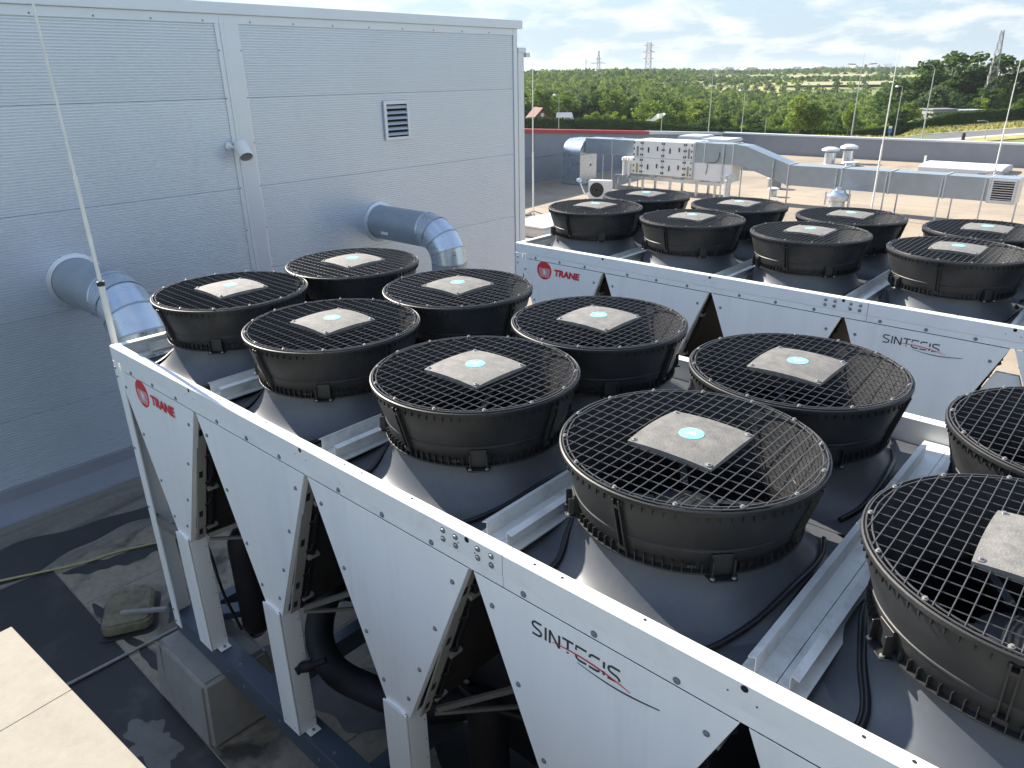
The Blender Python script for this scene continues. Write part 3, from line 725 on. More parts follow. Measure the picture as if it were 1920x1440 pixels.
def chiller(name, label, loc):
    ch = thing(name, label, 'chiller', loc, 0, 'rooftop chillers standing side by side')
    B = lambda mb, n, m_, p=ch, **k: mb.build(n, M[m_], p, **k)
    # rails: front and rear in two lengths, ends
    for yside in (0, 1):
        def Y(y): return y if yside == 0 else W - y
        for (a, b) in ((0.0, 3.528), (3.532, L)):
            prof = [(0.000, -0.100), (0.000, -0.006), (0.005, 0.000), (0.052, 0.000), (0.060, -0.004), (0.060, -0.145), (0.054, -0.145), (0.054, -0.008), (0.012, -0.008), (0.006, -0.014), (0.006, -0.100)]
            B(MB().prism([(Y(y), T+z) for y, z in prof], (a,0,0), (0,1,0), (0,0,1), (b-a,0,0)), 'top_rail', 'rail')
            prof = [(0.009, -0.099), (0.004, -0.108), (0.004, -0.150), (0.030, -0.150), (0.030, -0.099)]
            B(MB().prism([(Y(y), T+z) for y, z in prof], (a + (0.10 if a == 0 else -0.001),0,0), (0,1,0), (0,0,1), (b-a-(0.10 if a == 0 else 0.10),0,0)), 'lower_strip', 'white')
        h = MB(); h2 = MB()
        for k in range(1, NF):
            h.lathe([(0.0005, 0), (0.012, 0)], 12, (k*P-0.012, Y(-0.0012), T-0.020), axis='y')
            for dx, dz in ((-0.06, -0.055), (0.03, -0.06)): h.lathe([(0.0005, 0), (0.0035, 0)], 8, (k*P+dx, Y(-0.0012), T+dz), axis='y')
            for dx, yy in ((0.30, 0.03), (0.42, 0.035), (0.75, 0.04)): h.lathe([(0.0005, 0.0012), (0.006, 0.0012)], 8, (k*P+dx, Y(yy), T), axis='z')
        stuff(B(h, 'rail_hole', 'hole'))
        sg = -1 if yside == 0 else 1
        def hexhead(mb, x, y, z, r=0.010):
            mb.lathe([(0.0005, sg*0.007), (r*0.8, sg*0.007), (r, sg*0.004), (r, 0)], 6, (x, y, z), axis='y')
            mb.lathe([(r, sg*0.002), (r*1.35, sg*0.0018), (r*1.35, 0)], 12, (x, y, z), axis='y')
        s2 = MB()
        for dx in (-0.145, -0.075, 0.045, 0.115):
            for dz in (-0.035, -0.075): hexhead(s2, 3.36+dx, Y(0.0), T+dz)
        for k in range(NF):
            for fx in (0.24, 0.52, 0.80): hexhead(s2, k*P+fx*P, Y(0.004), T-0.130)
        stuff(B(s2, 'bolt', 'screw'))
        # V panels with return flanges, screws
        for k in range(NF):
            xa, xb = k*P+0.014, (k+1)*P-0.014; c = (k+0.5)*P
            if k == 0: xa = 0.035
            ct, cb = T-0.156, 1.690
            poly = [(xa, ct), (xb, ct), (c+0.088, cb), (c-0.088, cb)]
            p = B(MB().prism(poly, (0, Y(0.003), 0), (1,0,0), (0,0,1), (0, 0.004*(1 if yside == 0 else -1), 0)), 'side_panel', 'white', bevel=0.0015, seg=1)
            fl = MB()
            for (x1, x2, sgn) in ((xb, c+0.088, -1), (xa, c-0.088, 1)):
                fl.prism([(x1, ct), (x2, cb), (x2+sgn*0.003, cb), (x1+sgn*0.003, ct)], (0, Y(0.0072), 0), (1,0,0), (0,0,1), (0, 0.030*(1 if yside == 0 else -1), 0))
            fl.build('return_flange', M['white'], p)
            s2 = MB()
            for t_ in (0.10, 0.38, 0.66, 0.88):
                xl = xa + (c-0.088-xa)*t_ + 0.05; xr = xb + (c+0.088-xb)*t_ - 0.05; zz = ct + (cb-ct)*t_
                hexhead(s2, xl, Y(0.003), zz, 0.009)
                hexhead(s2, xr, Y(0.003), zz, 0.009)
            stuff(s2.build('screw', M['screw'], p))
            if yside == 0 and k == 0:
                lg = MB().lathe([(0.0005, -0.0015), (0.094, -0.0015), (0.094, 0)], 40, (0.385, 0.0028, 2.708), axis='y').build('logo_disc', M['red'], p)
                st = MB()
                for i in range(9):
                    zz = 2.728 - i*0.0105; hw = 0.93*math.sqrt(max(0, 0.094**2-(zz-2.708)**2))
                    st.box((0.385 - hw*0.80, 0.0005, zz-0.0016), (0.385 + hw*0.86, 0.0012, zz+0.0016))
                for i in range(5):
                    st.box((0.365 + i*0.003, 0.0002, 2.712-0.012*i), (0.400 + i*0.003, 0.0011, 2.718-0.012*i))
                st.build('logo_stripes', M['badge_white'], p)
                text_mesh('TRANE', 0.088, M['red'], 'brand_lettering', p, (0.515, 0.0012, 2.676), (1,0,0), (0,0,1), (0,-1,0), offset=0.0048, shear=0.12, sx=1.13)
            if yside == 0 and k == 3:
                # open rounded capitals with two arcs
                mb = MB(); hh = 0.056; ox, oz = 3.672, 2.672; x = 0.0; wd = 0.042
                def Sx(x): return [[(x+wd, hh), (x+0.010, hh), (x+0.002, hh*0.90), (x, hh*0.76), (x+0.004, hh*0.62), (x+0.012, hh*0.55), (x+wd-0.010, hh*0.45), (x+wd-0.002, hh*0.34), (x+wd, hh*0.22), (x+wd-0.004, hh*0.08), (x+wd-0.012, 0), (x, 0)]]
                S1 = Sx(0)
                mb = strokes(mb, S1, (ox, 0.0028, oz), (1,0,0), (0,0,1), (0,-1,0), 0.0085)
                strokes(mb, [[(0.062, 0), (0.062, hh)], [(0.081, 0), (0.081, hh)], [(0.081, hh), (0.124, 0)], [(0.124, 0), (0.124, hh)]], (ox, 0.0028, oz), (1,0,0), (0,0,1), (0,-1,0), 0.0085)
                strokes(mb, [[(0.138, hh), (0.186, hh)], [(0.162, hh), (0.162, 0.016)], [(0.162, 0.006), (0.162, 0.0)]], (ox, 0.0028, oz), (1,0,0), (0,0,1), (0,-1,0), 0.0085)
                strokes(mb, [[(0.198, hh*0.68), (0.198, hh), (0.243, hh)], [(0.198, 0.017), (0.201, 0.006), (0.209, 0.0), (0.243, 0.0)]], (ox, 0.0028, oz), (1,0,0), (0,0,1), (0,-1,0), 0.0085)
                strokes(mb, [[(0.298, hh), (0.266, hh), (0.257, hh*0.88), (0.256, hh*0.72)], [(0.254, 0), (0.290, 0), (0.298, 0.006)]], (ox, 0.0028, oz), (1,0,0), (0,0,1), (0,-1,0), 0.0085)
                strokes(mb, [[(0.316, hh), (0.316, hh*0.52)], [(0.316, hh*0.28), (0.316, 0)]], (ox, 0.0028, oz), (1,0,0), (0,0,1), (0,-1,0), 0.0085)
                strokes(mb, [[(0.380, hh), (0.346, hh), (0.336, hh*0.9), (0.334, hh*0.74), (0.338, hh*0.6), (0.346, hh*0.54), (0.368, hh*0.46), (0.378, hh*0.34), (0.380, hh*0.2)], [(0.332, 0, 0.007), (0.366, 0, 0.001)]], (ox, 0.0028, oz), (1,0,0), (0,0,1), (0,-1,0), 0.0085)
                mb.build('model_lettering', M['dark_print'], p)
                rd = [(0.095 + 0.33*t_, 0.012 + 0.044*t_*(1-t_) - 0.020*t_*t_, 0.0012 + 0.0040*math.sin(math.pi*t_)) for t_ in [i/16 for i in range(17)]]
                strokes(MB(), rd and [rd], (ox, 0.0008, oz), (1,0,0), (0,0,1), (0,-1,0), 0.006).build('red_arc', M['red'], p)
                bk = [(0.205 + 0.33*t_, -0.014 - 0.016*math.sin(math.pi*t_) + 0.006*t_, 0.0010 + 0.0045*math.sin(math.pi*min(1, t_*0.85))) for t_ in [i/16 for i in range(17)]]
                strokes(MB(), [bk], (ox, 0.0024, oz), (1,0,0), (0,0,1), (0,-1,0), 0.006).build('dark_arc', M['dark_print'], p)
        # legs
        for k in range(NF):
            c = (k+0.5)*P - 0.012; s_ = 1 if yside == 0 else -1
            lo = lambda a, b: (min(a, b), max(a, b))
            g = MB(); zt = 1.705
            ya, yb = lo(Y(-0.010), Y(0.004)); g.box((c-0.088, ya-0.004*(yside == 0), 0.752), (c+0.088, ya+0.006, zt) if yside == 0 else (c+0.088, yb+0.004, zt))
            y1_, y2_ = lo(Y(0.0), Y(0.115))
            g.box((c+0.076, y1_, 0.752), (c+0.0879, y2_, zt-0.02)); g.box((c-0.0879, y1_, 0.752), (c-0.076, y2_, zt-0.02))
            y1_, y2_ = lo(Y(0.03), Y(0.11)); g.box((c+0.0885, y1_, 0.7505), (c+0.145, y2_, 0.758))
            lg = B(g, 'leg', 'white', bevel=0.002, seg=1)
            # curled lip at the top of the leg
            g = MB(); pr_ = [(x, 0.012*math.sin(i/4*math.pi)) for i, x in enumerate((-0.075, -0.04, 0.0, 0.04, 0.072))]
            vs = [(c+x, Y(-0.012), zt+z) for x, z in pr_] + [(c+x, Y(0.03), zt+z*0.6+0.004) for x, z in pr_]
            g.add(vs, [(i, i+1, i+6, i+5) for i in range(4)]); g.build('lip', M['white'], lg)
            s2 = MB()
            s2.disc((c+0.118, Y(0.07), 0.758), 0.010, 8, 0.010)
            for zz in np.linspace(0.82, 1.6, 7): s2.lathe([(0.0005, 0.0015), (0.0045, 0.0015)], 8, (c+0.088, Y(0.10), zz), axis='x')
            for dx, zz in ((-0.06, 0.80), (0.055, 0.80), (-0.06, 1.1), (0.055, 1.12)): s2.lathe([(0.0005, 0), (0.004, 0)], 8, (c+dx, Y(-0.0155), zz), axis='y')
            stuff(s2.build('bolt', M['screw'], lg))
        # base beam: channel
        y1_, y2_ = sorted((Y(0.008), Y(0.016))); g = MB().box((-0.03, y1_, 0.562), (L+0.03, y2_, 0.748))
        y1_, y2_ = sorted((Y(0.0161), Y(0.155))); g.box((-0.03, y1_, 0.740), (L+0.03, y2_, 0.748)).box((-0.03, y1_, 0.562), (L+0.03, y2_, 0.570))
        B(g, 'base_beam', 'beam', bevel=0.002, seg=1)
        s2 = MB()
        for k in range(NF):
            for dx in (0.35, 0.8, 1.02): s2.lathe([(0.0005, -0.004*(-sg)), (0.010, -0.004*(-sg)), (0.010, 0)], 8, (k*P+dx, Y(0.0079), 0.66), axis='y')
            for dx in (0.30, 0.34, 0.9): s2.disc((k*P+dx, Y(0.06), 0.7481), 0.010, 8, 0.003)
        stuff(B(s2, 'bolt', 'screw'))
    # corner posts
    for (x0, sx) in ((0.0, 1), (L, -1)):
        for (y0, sy) in ((0.0, 1), (W, -1)):
            g = MB()
            xs = sorted((x0, x0+sx*0.092)); yy = sorted((y0-sy*0.002, y0+sy*0.010)); g.box((xs[0], yy[0], 0.645), (xs[1], yy[1], T-0.104))
            xs = sorted((x0, x0+sx*0.010)); yy = sorted((y0+sy*0.0101, y0+sy*0.13)); g.box((xs[0], yy[0], 0.645), (xs[1], yy[1], T-0.104))
            p = B(g, 'corner_post', 'white', bevel=0.002, seg=1)
            s2 = MB()
            for zz in (0.69, 0.80, 2.2, 2.74, 2.80, 1.72): s2.lathe([(0.0005, -sy*0.006), (0.009, -sy*0.006), (0.009, 0)], 6, (x0+sx*0.03, y0-sy*0.002, zz), axis='y')
            stuff(s2.build('bolt', M['screw'], p))
    # end rails and end bracing
    for (x0, sx) in ((0.0, 1), (L, -1)):
        xs = sorted((x0, x0+sx*0.05))
        B(MB().box((xs[0], 0.062, T-0.008), (xs[1], W-0.062, T-0.001)).box((x0 if sx > 0 else x0-0.006, 0.062, T-0.12), (x0+0.006 if sx > 0 else x0, W-0.062, T-0.0081)), 'end_rail', 'rail')
        xx = x0+sx*0.075
        xs = sorted((xx, xx+sx*0.004))
        B(MB().box((xs[0], 0.22, T-0.075), (xs[1], W-0.22, T-0.028)).box((min(xx, xx+sx*0.03), 0.22, T-0.079), (max(xx, xx+sx*0.03), W-0.22, T-0.0755)), 'angle_strip', 'channel')
        B(MB().bar((x0+sx*0.03, 0.02, 1.62), (x0+sx*0.44, 0.05, 1.60), 0.04, 0.05), 'brace', 'brace')
    # cross beams and skid
    for x in np.linspace(0.08, L-0.08, 7):
        B(MB().box((x-0.05, 0.156, 0.575), (x+0.05, W-0.156, 0.735)), 'cross_beam', 'beam')
    B(MB().bar((0.15, 0.17, 0.70), (1.1, 1.5, 0.70), 0.12, 0.06), 'skid_rail', 'beam')
    # coils: two slabs per V with a slotted frame strip at each end
    for k in range(NF):
        c = (k+0.5)*P
        for sx in (-1, 1):
            top = Vector((c+sx*(P/2-0.045), 0, T-0.185)); bot = Vector((c+sx*0.125, 0, 1.70))
            ax = (bot-top); nrm = Vector((sx*ax.z, 0, -sx*ax.x)).normalized()
            if nrm.x*sx > 0: nrm = -nrm
            mid = (top+bot)/2
            co_ = B(MB().obox(mid + Vector((0, W/2, 0)) + nrm*0.022, ax/2, (0, W/2-0.11, 0), nrm*0.018), 'coil', 'coil')
            for yy, sy in ((0.055, 1), (W-0.055, -1)):
                g = MB().obox(mid + Vector((0, yy, 0)) - nrm*0.002, ax*0.485, (0, 0.026, 0), nrm*0.004)
                g.obox(mid + Vector((0, yy+sy*0.0305, 0)) + nrm*0.016, ax*0.485, (0, 0.0035, 0), nrm*0.022)
                g.build('coil_frame', M['cream'], co_)
                g = MB()
                for t_ in (-0.36, -0.05, 0.27, 0.42): g.obox(mid + ax*t_ + Vector((0, yy, 0)) - nrm*0.0062, ax*0.024, (0, 0.012, 0), nrm*0.0006)
                stuff(g.build('slot', M['hole'], co_))
                g = MB(); yh = yy + sy*0.075
                g.tube([tuple(mid - ax*0.47 + Vector((0, yh, 0)) - nrm*0.004), tuple(mid + ax*0.47 + Vector((0, yh, 0)) - nrm*0.004)], 0.017, 8)
                for t_ in (-0.42, -0.22, -0.02, 0.16, 0.34): g.tube([tuple(mid + ax*t_ + Vector((0, yh, 0))), tuple(mid + ax*(t_+0.02) + Vector((0, yh - sy*0.03, 0)) - nrm*0.03), tuple(mid + ax*(t_+0.06) + Vector((0, yh - sy*0.045, 0)) + nrm*0.004)], 0.008, 6)
                g.build('coil_header', M['inside'], co_, smooth=60)
                for t_ in (-0.30, 0.08, 0.40): MB().obox(mid + ax*t_ + Vector((0, yh, 0)) - nrm*0.012, ax*0.010, (0, 0.034, 0), nrm*0.012).build('clamp', M['cream'], co_)
    for k in range(1, NF):
        B(MB().bar((k*P-0.38, 0.10, 1.74), (k*P+0.30, 0.55, 2.12), 0.02, 0.028), 'brace', 'brace')
        B(MB().bar((k*P-0.40, 0.10, 1.70), (k*P+0.30, 0.9, 1.66), 0.014, 0.02), 'brace', 'brace')
    # gutter channels across the deck
    for k in range(0, NF+1):
        c = k*P + 0.012
        lo_, hi_ = c-0.100, c+0.100
        if k == 0: lo_ = 0.02
        if k == NF: hi_ = L-0.02
        g = MB().box((lo_, 0.061, T-0.101), (c+0.010-0.0015, W-0.061, T-0.094)).box((c+0.010+0.0015, 0.061, T-0.101), (hi_, W-0.061, T-0.094))
        gc = B(g, 'deck_channel', 'channel')
        if 0 < k < NF:
            for sx in (-1, 1):
                x1 = c+sx*0.052
                g = MB().prism([(0, 0), (0.004, 0), (0.004, 0.066), (0.022, 0.062), (0.022, 0.058), (0.0, 0.070)], (x1, 0.14, T-0.094), (sx,0,0), (0,0,1), (0, W-0.40, 0))
                g = MB().box((min(x1, x1+sx*0.003), 0.14, T-0.094), (max(x1, x1+sx*0.003), W-0.26, T-0.030))
                g.obox((x1+sx*0.014, (0.14+W-0.26)/2, T-0.0305), (0.0135, 0, -sx*0.004), (0, (W-0.40)/2, 0), (0, 0, 0.0015))
                g.build('upstand', M['channel'], gc)
    # cables on the deck, lying on the bell's flare
    def lay(p, x0, yc, r):
        d_ = math.hypot(p[0]-x0, p[1]-yc)
        tab = [(0.398, 0.066), (0.401, 0.03), (0.409, 0.0), (0.422, -0.03), (0.439, -0.058), (0.461, -0.083), (0.487, -0.104), (0.516, -0.119), (0.549, -0.1285), (0.551, -0.1292), (0.60, -0.130), (0.75, -0.132), (2, -0.132)]
        for (a, za), (b, zb) in zip(tab[:-1], tab[1:]):
            if d_ <= b: z = za + (zb-za)*(d_-a)/(b-a); break
        return (p[0], p[1], T + z + r*1.15)
    for k in range(NF):
        for (yc, sg) in ((YF, 1), (YB, -1)):
            x0 = (k+0.5)*P
            for dd in (0.0, 0.012):
                pts = [(x0-0.47+dd, yc-sg*0.565, T-0.095), (x0-0.40+dd, yc-sg*0.540, T-0.088), (x0-0.322+dd, yc-sg*0.50, T-0.085), (x0-0.312+dd, yc-sg*0.40, T-0.080), (x0-0.372+dd, yc-sg*0.26, T-0.070), (x0-0.425+dd, yc-sg*0.10, T-0.055), (x0-0.452+dd, yc+sg*0.02, T-0.04)]
                B(MB().tube([lay(p, x0, yc, 0.009) for p in spline(pts, 6)], 0.009, 7), 'cable', 'cable', smooth=60)
            if k < NF-1:
                pts = [(x0+0.30, yc-sg*0.55, T-0.090), (x0+0.37, yc-sg*0.40, T-0.086), (x0+0.43, yc-sg*0.20, T-0.072), (x0+0.455, yc+sg*0.04, T-0.055), (x0+0.44, yc+sg*0.26, T-0.06), (x0+0.40, yc+sg*0.40, T-0.078)]
                B(MB().tube([lay(p, x0, yc, 0.011) for p in spline(pts, 6)], 0.011, 7), 'cable', 'cable', smooth=60)
    # plant below the coils
    B(MB().tube([(1.0, 1.15, 1.13), (L-0.5, 1.15, 1.13)], 0.33, 32), 'evaporator', 'inside', smooth=40)
    for x in (1.0, L-0.5): B(MB().tube([(x-0.05, 1.15, 1.13), (x+0.05, 1.15, 1.13)], 0.37, 32), 'evaporator_flange', 'inside', smooth=40)
    for (x, y) in ((0.63, 0.36), (3.0, 0.42), (5.3, 0.42)):
        B(MB().lathe([(0.0005, 1.62), (0.06, 1.60), (0.105, 1.52), (0.11, 1.45), (0.11, 0.78), (0.09, 0.74), (0.0005, 0.74)], 24, (x, y, 0)), 'separator', 'inside', smooth=40)
    for dx in (0, 2.3, 4.4):
        pts = [(1.25+dx, 0.95, 1.45), (1.30+dx, 0.62, 1.30), (1.40+dx, 0.42, 1.08), (1.62+dx, 0.36, 0.95), (1.95+dx, 0.38, 0.98), (2.35+dx, 0.5, 1.0), (2.6+dx, 0.75, 1.02)]
        B(MB().tube(spline(pts, 5), 0.095, 20), 'insulated_pipe', 'inside', smooth=50)
        B(MB().lathe([(0.0005, -0.2), (0.2, -0.2), (0.23, -0.12), (0.23, 0.35), (0.16, 0.42), (0.0005, 0.42)], 24, (2.15+dx, 0.72, 0.98)), 'compressor', 'inside', smooth=40)
    B(MB().tube(spline([(0.25, 0.25, 2.0), (0.75, 0.3, 1.75), (1.1, 0.45, 1.9), (1.5, 0.6, 1.7), (2.2, 0.5, 1.75), (2.9, 0.4, 1.55), (3.6, 0.5, 1.7)], 8), 0.022, 8), 'cable', 'cable', smooth=60)
    B(MB().tube(spline([(0.45, 0.12, 1.75), (0.62, 0.12, 1.55), (0.66, 0.14, 1.2), (0.70, 0.2, 0.85)], 6), 0.011, 8), 'cable', 'cable', smooth=60)
    B(MB().tube(spline([(1.90, 0.16, 1.33), (1.83, 0.10, 1.29), (1.77, 0.07, 1.26), (1.762, 0.03, 1.25)], 6), [0.02]*6+[0.035]*8+[0.028]*5, 10), 'drain_valve', 'inside', smooth=60)
    for i in range(5):
        B(MB().tube(spline([(3.75+0.1*i, 0.30, 1.3), (3.7+0.12*i, 0.22, 1.05), (3.85+0.1*i, 0.25, 0.85), (4.1+0.05*i, 0.35, 0.8)], 6), 0.02, 8), 'cable', 'cable', smooth=60)
    B(MB().box((2.6, 0.9, 0.58), (3.3, 1.5, 0.95)), 'control_box', 'inside')
    B(MB().box((0.35, 1.75, 0.75), (L-0.35, 1.80, 1.66)), 'rear_pipe_cover', 'inside')
    f0 = fan_proto(ch)
    first = True
    for k in range(NF):
        for (yc, mir) in ((YF, 0), (YB, 1)):
            pos = ((k+0.5)*P - 0.006, yc, T)
            if first: f0.location = pos; first = False
            else: copy_tree(f0, ch, pos, (0, 0, math.pi*mir))
    return ch
c1 = chiller('rooftop_chiller', 'white rooftop chiller nearest the viewer with its legs and pipework exposed', (0, 0, 0))
c2 = copy_tree(c1, None, (-0.04, 4.093, 0.0))
c2['label'] = 'white rooftop chiller farther back, beside the open beige roof'

# closed control panel in the fourth gap of the farther unit
MB().prism([(4*P-0.07, 2.60), (4*P+0.07, 2.60), (4*P+0.44, 1.72), (4*P+0.44, 0.76), (4*P-0.44, 0.76), (4*P-0.44, 1.72)], (0, 0.055, 0), (1,0,0), (0,0,1), (0, 0.03, 0)).build('control_panel', M['white'], c2, bevel=0.002, seg=1)

# ================================================================ near roof bits
def Gr(x, y): return 0.0
rod = thing('lightning_rod', 'thin pale lightning rod rising beside the left end of the nearest chiller', 'lightning rod', (-0.19, 0.10, 0))
MB().tube([(0, 0, 0.06), (0, 0, 3.30)], 0.021, 12).build('mast', M['rod'], rod, smooth=50)
MB().tube([(0, 0, 3.302), (0, 0, 3.33)], 0.025, 12).build('clamp', M['handle'], rod, smooth=50)
MB().tube([(0, 0, 3.332), (-0.004, 0, 4.0)], 0.0135, 10).build('mast', M['rod'], rod, smooth=50)
MB().tube([(-0.004, 0, 4.0), (-0.018, 0, 4.98)], [0.0095, 0.0075], 8).build('tip', M['rod'], rod, smooth=50)
MB().box((-0.16, -0.16, 0.006), (0.16, 0.16, 0.075)).build('base', M['concrete'], rod, bevel=0.02)

def plinth(x, y, label, group=None):
    t = thing('plinth', label, 'plinth', (x, y, 0), 0, 'membrane wrapped plinths under the chillers')
    a = [(-0.40, -0.19), (0.42, -0.19), (0.44, 0.42), (-0.40, 0.42)]; b = [(-0.375, -0.155), (0.375, -0.150), (0.375, 0.36), (-0.37, 0.36)]
    vs = [(p[0]*1.02, p[1]*1.08, 0.004) for p in a] + [(p[0], p[1], 0.556) for p in b]
    MB().add(vs, [(0,3,2,1),(4,5,6,7),(0,1,5,4),(1,2,6,5),(2,3,7,6),(3,0,4,7)]).build('block', M['concrete'], t, bevel=0.03, seg=3)
    # folded membrane flaps and bottom fillet
    MB().add([(-0.36, -0.158, 0.552), (-0.30, -0.16, 0.553), (-0.26, -0.187, 0.05), (-0.40, -0.202, 0.03), (-0.36, -0.164, 0.552), (-0.30, -0.166, 0.553), (-0.26, -0.196, 0.05), (-0.41, -0.212, 0.03)],
             [(0,1,2,3),(4,7,6,5),(0,4,5,1),(1,5,6,2),(2,6,7,3),(3,7,4,0)]).build('flap', M['concrete'], t)
    return t
plinth(0.32, 0.0, 'grey membrane wrapped plinth under the front left corner of the near chiller')
plinth(2.6, 0.0, 'grey membrane wrapped plinth under the middle of the near chiller')
plinth(0.32, 1.8, 'grey membrane wrapped plinth under the rear left corner of the near chiller')
plinth(5.2, 0.0, 'grey membrane wrapped plinth under the right part of the near chiller')
for x in (0.3, 2.6, 5.2):
    plinth(x, 4.1, 'grey membrane wrapped plinth under the chiller farther back')

def pad(name, x, y, rz, label):
    t = thing(name, label, 'paving pad', (x, y, 0), rz)
    poly = []
    for (cx, cy, a0) in ((0.19, 0.13, 0), (-0.19, 0.13, 90), (-0.19, -0.13, 180), (0.19, -0.13, 270)): poly += arc(cx, cy, 0.075, a0, a0+90, 5)
    MB().prism(poly, (0, 0, 0.008), (1,0,0), (0,1,0), (0,0,0.115)).build('slab', M['moss'], t, bevel=0.022, seg=3)
    k = [(1.18*x, 1.2*y) for x, y in poly]
    MB().prism(k, (0, 0, 0.0072), (1,0,0), (0,1,0), (0,0,0.006)).build('dark_rim', M['roofdark'], t)  # flat dark rim, slightly wider than the slab
    return t
pad('paving_pad', -1.24, 0.03, R(-28), 'mossy rounded concrete pad on the roof left of the near chiller')
pad('paving_pad', -0.42, 0.56, R(62), 'mossy rounded concrete pad half hidden under the near chiller')
st = tag(MB().bar((0, 0, 0), (0.28, 0.30, 0.012), 0.045, 0.030).build('strut', M['pipegrey'], None, bevel=0.004), 'loose grey steel strut lying on the mossy pad', 'steel strut')
st.location = (-1.18, -0.06, 0.132)
cdx = tag(MB().tube([(-0.77, -0.95, 0.022), (-0.755, -0.5, 0.022), (-0.735, 0.3, 0.024), (-0.72, 1.6, 0.024)], 0.014, 8).build('conduit', M['pipegrey'], None, smooth=60), 'thin grey conduit running over the dark roof toward the plinth', 'conduit')
hs = tag(MB().tube(spline([(-3.05, -1.3, 0.02), (-2.75, -0.62, 0.02), (-2.44, 0.02, 0.02), (-2.36, 0.35, 0.02), (-2.20, 0.72, 0.02), (-1.9, 1.5, 0.02), (-1.4, 2.4, 0.02)], 6), 0.012, 8).build('hose', M['hoseY'], None, smooth=60), 'thin yellowed hose lying across the roof by the wall', 'hose')

# ================================================================ plant on the far roof
ahu = thing('air_handling_unit', 'white air handling unit with black door handles on a steel frame', 'air handling unit', (-11.1, 25.4, 0))
xs = [-1.36, -0.95, 0.05, 1.04, 1.38]
MB().box((-1.36, 0.035, 0.72), (1.38, 1.25, 2.06)).build('casing', M['whitebox'], ahu, bevel=0.01)
for i in range(4):
    for (z0, z1) in ((0.73, 1.385), (1.40, 2.045)):
        pnl = MB().box((xs[i]+0.010, 0.0, z0), (xs[i+1]-0.010, 0.034, z1)).build('access_panel', M['whitebox'], ahu, bevel=0.006, seg=1)
        rr = random.Random(i*7+int(z0*10)); wd = xs[i+1]-xs[i]; hs_ = []
        for zz in (z0+0.10, z0+0.33, z0+0.56):
            hs_.append(((xs[i]+0.03, -0.035, zz-0.035), (xs[i]+0.06, -0.001, zz+0.035)))
            hs_.append(((xs[i+1]-0.06, -0.035, zz-0.035), (xs[i+1]-0.03, -0.001, zz+0.035)))
        if wd > 0.6:
            hs_ += [((xs[i]+wd*0.30, -0.04, z0+0.20), (xs[i]+wd*0.34, -0.001, z0+0.40)), ((xs[i]+wd*0.72, -0.04, z0+0.28), (xs[i]+wd*0.76, -0.001, z0+0.44))]
        for lo_, hi_ in hs_: MB().box(lo_, hi_).build('handle', M['handle'], pnl)
        if i in (0, 3): MB().box((xs[i]+wd*0.42, -0.03, z0+0.05), (xs[i]+wd*0.60, -0.001, z0+0.42)).build('control_box', M['verge'] if z0 < 1 else M['pipegrey'], pnl)
fr = MB()
fr.box((-2.3, 0.05, 0.50), (2.6, 0.15, 0.62)).box((-2.3, 1.05, 0.50), (2.6, 1.15, 0.62))
fr.build('frame_rail', M['galv'], ahu)
for x in (-2.2, -0.9, 0.4, 1.6, 2.4):
    MB().box((x-0.05, 0.151, 0.51), (x+0.05, 1.049, 0.60)).build('frame_rail', M['galv'], ahu)
    for y in (0.10, 1.10):
        MB().box((x-0.04, y-0.04, 0.02), (x+0.04, y+0.04, 0.499)).build('leg', M['galv'], ahu)
        MB().box((x-0.12, y-0.12, 0.003), (x+0.12, y+0.12, 0.019)).build('foot_plate', M['pipegrey'], ahu)
MB().box((-1.98, 0.15, 0.70), (-1.40, 0.55, 1.36)).build('valve_panel', M['whitebox'], ahu, bevel=0.01)
for x in (-1.87, -1.62):
    MB().tube([(x, 0.10, 0.55), (x, 0.10, 1.30)], 0.055, 10).lathe([(0.0005, 1.36), (0.09, 1.34), (0.10, 1.22), (0.06, 1.20)], 14, (x, 0.10, 0)).build('pump', M['whitebox'], ahu, smooth=40)

# duct from the handling unit back to the riser
ri = thing('riser_duct', 'tall galvanised riser duct with a curved top at the left end of the far ducting', 'duct', (-15.85, 25.5, 0))
prof = [(0, 0.02)] + [(0.62 - 0.62*math.cos(R(a)), 1.33 + 0.62*math.sin(R(a))) for a in range(0, 91, 10)] + [(1.25, 1.95), (1.25, 0.02)]
MB().prism(prof, (-0.42, 0, 0), (0,1,0), (0,0,1), (0.98, 0, 0)).build('riser', M['galv'], ri, smooth=30)
for z in (0.02, 1.30): MB().box((-0.44, -0.02, z), (0.58, 1.27, z+0.035)).build('flange', M['duct'], ri)
for (y, z) in ((0.8, 1.62), (0.8, 0.82)): MB().disc((0.561, y, z), 0.05, 12, 0.02, axis='x').build('port', M['handle'], ri)
MB().box((0.585, 0.35, 1.37), (2.0, 1.15, 2.00)).build('branch_duct', M['duct'], ri)
MB().box((2.002, 0.32, 1.34), (2.05, 1.18, 2.03)).build('flange', M['coping'], ri)
MB().box((2.052, 0.30, 1.37), (3.38, 1.15, 2.00)).build('branch_duct', M['duct'], ri)
for x in (1.5, 2.9):
    for y in (0.40, 1.1): MB().box((x-0.02, y-0.02, 0.003), (x+0.02, y+0.02, 1.338)).build('leg', M['galv'], ri)

